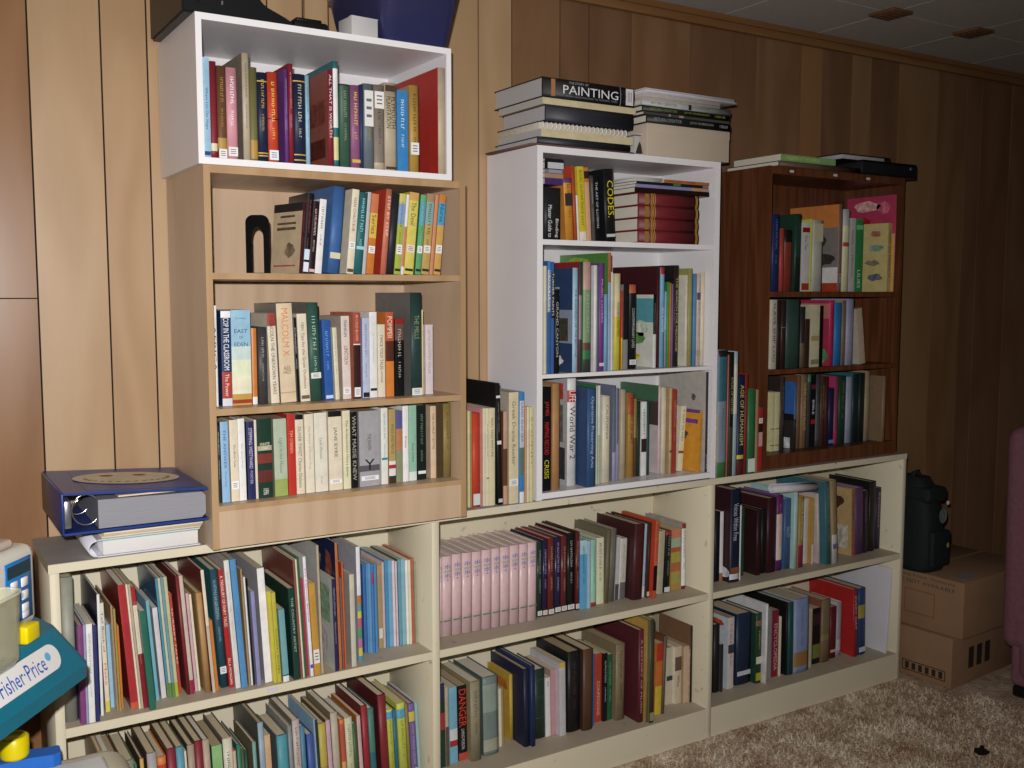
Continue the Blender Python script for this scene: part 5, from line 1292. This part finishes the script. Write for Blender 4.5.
g = MB(); g.box(.02, .15, -.022, .0, .02, .14, bev=.01, seg=3); g.build('front_pocket', BG, n_)
g = MB(); g.box(-.002, .135, -.012, .17, .235, .285, bev=.014, seg=3); g.build('top_flap', BG, n_)
g = MB(); g.tube([(.03, .07, .305), (.035, .07, .325), (.07, .07, .328), (.08, .07, .305)], .007, 8); g.build('grab_handle', BG, n_)
g = MB(); g.lathe([(.026, 0), (.026, .0015), (.021, .0015), (.021, .0005)], n=28, M=Matrix.Translation((.1, -.0135, .19)) @ Matrix.Rotation(R(90), 4, 'X'))
g.lathe([(.009, 0), (.006, .002)], n=3, M=Matrix.Translation((.1, -.0135, .188)) @ Matrix.Rotation(R(90), 4, 'X')); g.build('round_emblem', mat('5f6a62', .6), n_)
g = MB(); g.lathe([(.009, 0), (.009, .0015), (.005, .002)], n=14, M=Matrix.Translation((.125, -.0225, .09)) @ Matrix.Rotation(R(90), 4, 'X')); g.build('yellow_badge', mat('8a8a2c', .6), n_)
g = MB(); g.box(.122, .132, -.02, -.012, .225, .238, bev=.002); g.build('buckle', mat('b8b4a0', .3), n_)
n_.scale = (.74, 1, 1)
# armchair (only its left edge is in view)
MV = mat('805660', .95, .12, 60, .3)
n_ = empty('armchair', (2.972, -1.045, .004), R(0), 'mauve upholstered armchair at the right edge of the picture', 'armchair')
n_.rotation_euler = (0, R(-1.2), 0)
def cush(x0, x1, y0, y1, z0, z1, name, b=.03): g = MB(); g.box(x0, x1, y0, y1, z0, z1, bev=b, seg=4); return g.build(name, MV, n_)
cush(.0, .16, -.28, .50, .05, .60, 'arm', .04); cush(.66, .82, -.28, .50, .05, .60, 'arm', .04)
cush(.165, .655, -.26, .36, .18, .44, 'seat', .04); cush(.0, .82, .36, .56, .14, .86, 'backrest', .05); cush(.03, .79, .38, .52, .85, .93, 'head_pillow', .035); cush(.01, .81, -.25, .52, .03, .19, 'skirt', .02)
for a, b in ((.04, -.2), (.74, -.2), (.04, .46), (.74, .46)):
    g = MB(); g.box(a - .035, a + .035, b - .035, b + .045, 0, .035, bev=.008); g.build('foot', mat('0c0c0d', .4), n_)
# black things on the carpet
p = onZ(980, 752, 0)
n_ = empty('dark_leaf', (p.x, p.y, .013), R(20), 'small black pointed scrap lying on the carpet', 'scrap')
g = MB(); g.prism([(-.035, 0), (-.022, .016), (-.004, .02), (.006, .009), (.026, .01), (.03, .002), (.01, -.004), (0, -.02), (-.02, -.016)], 0, .004); g.build('scrap_body', mat('0f0d0c', .6), n_)
# ---------------------------------------------------------------- toy kitchen at the left
TE = mat('0f6a80', .35, .04, 20); WT = mat('d8d4c8', .4, .03); YLW = mat('d8c400', .35, .03); BLT = mat('1f62b8', .35, .04)
e1 = Vector((math.sin(R(37)), math.cos(R(37)), 0)); e2 = Vector((-math.cos(R(37)), math.sin(R(37)), 0))     # along the front (right end far), and inwards
KC = atD(90, 668, 1) - ORG; KC = ORG + KC * 1.66; ZS0 = .645
toy = empty('toy_kitchen', (KC.x, KC.y, 0), R(90 - 37), 'turquoise and white plastic toy kitchen at the left edge', 'toy')
# local x = along the front (0 at the far right corner, negative toward the camera side), local y = inwards
def rpoly(pts, r_, n=5):
    out = []
    m = len(pts)
    for i in range(m):
        p0, p1, p2 = Vector(pts[i - 1]), Vector(pts[i]), Vector(pts[(i + 1) % m])
        a = (p0 - p1).normalized(); b = (p2 - p1).normalized(); ang = a.angle(b); t = min(r_ / math.tan(ang / 2), (p0 - p1).length * .45, (p2 - p1).length * .45)
        A, B = p1 + a * t, p1 + b * t
        for k in range(n + 1):
            s = k / n; out.append(tuple((A * (1 - s) + p1 * s) * (1 - s) + (p1 * (1 - s) + B * s) * s))
    return out
base_ = [(-.75, 0), (0, 0), (.075, .13), (.02, .30), (-.75, .30)]
top_ = [(-.75, .035), (-.035, .035), (.035, .135), (0, .275), (-.75, .275)]
g = MB(); g.prism(rpoly(base_, .03), ZS0, ZS0 + .022); g.prism(rpoly(base_, .03), ZS0 + .022, ZS0 + .092, top=rpoly(top_, .03)); g.build('counter', TE, toy)
# label on the sloped front of the counter
LB = empty('x'); bpy.data.objects.remove(LB)
sl = math.atan2(.070, .035)
def front(x, s, lift=0.0):   # point on sloping front face: s metres up the slope
    return Vector((x, s * math.cos(sl) - lift * math.sin(sl), ZS0 + .022 + s * math.sin(sl) + lift * math.cos(sl) * .0 + lift * math.cos(sl)))
g = MB(); L0, L1, s0, s1 = -.45, -.062, .020, .062; pts = []
for cx_, a0 in ((L1 - .021, -90), (L0 + .021, 90)):
    for k in range(11): a = R(a0 + 180 * k / 10); pts.append((cx_ + .021 * math.cos(a), (s0 + s1) / 2 + .021 * math.sin(a)))
g.bm.faces.new([g.bm.verts.new(front(x, s, .0012)) for x, s in pts]); lab_ = g.build('brand_label', mat('dcdad8', .4, .02), toy)
upv = (front(0, .05) - front(0, 0)).normalized()
text_on('brand_name', 'Fisher·Price', front(-.222, .028, .002), (1, 0, 0), upv, .118, .025, mat('1f4fa8', .4), lab_)
g = MB(); c_ = front(-.092, .045, .002); vs_ = [g.bm.verts.new(c_ + Vector((1, 0, 0)) * .007 * math.cos(a) + upv * .007 * math.sin(a)) for a in [2 * math.pi * k / 16 for k in range(16)]]; g.bm.faces.new(vs_); g.build('round_logo', mat('5fa8d0', .4), lab_)
# pedestal under the counter, outside the picture at left
g = MB(); g.box(-.74, -.58, .03, .27, .0, ZS0, bev=.02, seg=3); g.build('pedestal', TE, toy)
# white oven unit with keypad
zt0 = ZS0 + .092
g = MB(); g.box(-.50, -.016, .075, .26, zt0, zt0 + .135, bev=.016, seg=3); un = g.build('oven_unit', WT, toy)
g = MB(); g.box(-.5, -.06, .085, .25, zt0 + .135, zt0 + .150, bev=.006); g.build('oven_top', mat('d0bfae', .5, .03), toy)
g = MB(); g.box(-.105, -.034, .0735, .0755, zt0 + .018, zt0 + .118, bev=.0008, seg=1); kp = g.build('keypad', mat('1f6fb0', .35), toy)
g = MB(); g.box(-.10, -.039, .0725, .0736, zt0 + .093, zt0 + .112); g.build('display', mat('12343c', .3), kp)
for i_ in range(3):
    for j_ in range(2):
        g = MB(); x_ = -.094 + j_ * .028; z_ = zt0 + .072 - i_ * .021; g.box(x_, x_ + .018, .071, .0736, z_, z_ + .015, bev=.0012, seg=1); g.build('key', mat('e0e0e0', .4), kp)
g = MB(); g.box(-.066, -.048, .071, .0736, zt0 + .021, zt0 + .034, bev=.0012, seg=1); g.build('key', mat('e0e0e0', .4), kp)
g = MB(); g.box(-.125, -.088, .03, .058, zt0, zt0 + .028, bev=.004); g.build('yellow_knob', YLW, toy)
tb = MB(); tb.box(-.36, -.165, .0, .0, 0, 0); tb.bm.free()
o_ = tub(.15, .05, .105, .004, .002, clear('d8d4b4', .38, .1), 'clear_cup', toy, lip=.003); o_.location = (-.325, .004, zt0 - .004)
# cream toy cart with blue arm and yellow knob
n_ = empty('toy_cart', (.0, -.86, 0), 0, 'cream rounded plastic toy cart at the bottom left corner', 'toy')
cr_ = mat('c8c2a8', .45, .03)
g = MB(); g.box(0, .335, 0, .42, .02, .462, bev=.04, seg=5); g.build('cart_body', cr_, n_)
g = MB(); g.box(.06, .29, .05, .36, .455, .470, bev=.008, seg=3); g.build('white_lid', mat('e0e2dc', .35, .02), n_)
for a, b in ((.05, .06), (.285, .06), (.05, .36), (.285, .36)):
    g = MB(); g.lathe([(.022, -.012), (.022, .012)], n=14, M=Matrix.Translation((a, b, .023)) @ Matrix.Rotation(R(90), 4, 'Y')); g.build('wheel', BLT, n_)
pa = ORG + (ray(12, 764)) * 1.52; 
n_ = empty('toy_faucet', (0, 0, 0), 0, 'blue plastic toy arm with a round yellow knob, bottom left corner', 'toy')
zc_ = .4708
A = onZ(4, 768, zc_ + .0); B = onZ(62, 757, zc_ + .0)
dr = (B - A); ln_ = dr.length; n_.location = (A.x, A.y, zc_ + .0004); n_.rotation_euler = (0, 0, math.atan2(dr.y, dr.x))
g = MB(); g.prism(rpoly([(-.06, -.02), (ln_ * .5, -.016), (ln_ * .85, -.022), (ln_, -.014), (ln_, .016), (ln_ * .8, .014), (ln_ * .5, .022), (-.06, .03)], .008), 0, .022); g.build('arm', BLT, n_)
g = MB(); g.lathe([(.022, 0), (.023, .004), (.023, .034), (.020, .037), (.016, .037), (.014, .033)], ln_ * .22, .004, 28, M=Matrix.Translation((0, 0, .0225))); g.build('knob', YLW, n_)
labs = {}
for q in ALL: labs.setdefault(q[1], []).append(q)
for k_, v_ in labs.items():
    if len(v_) > 1: print('DUP', k_, len(v_))
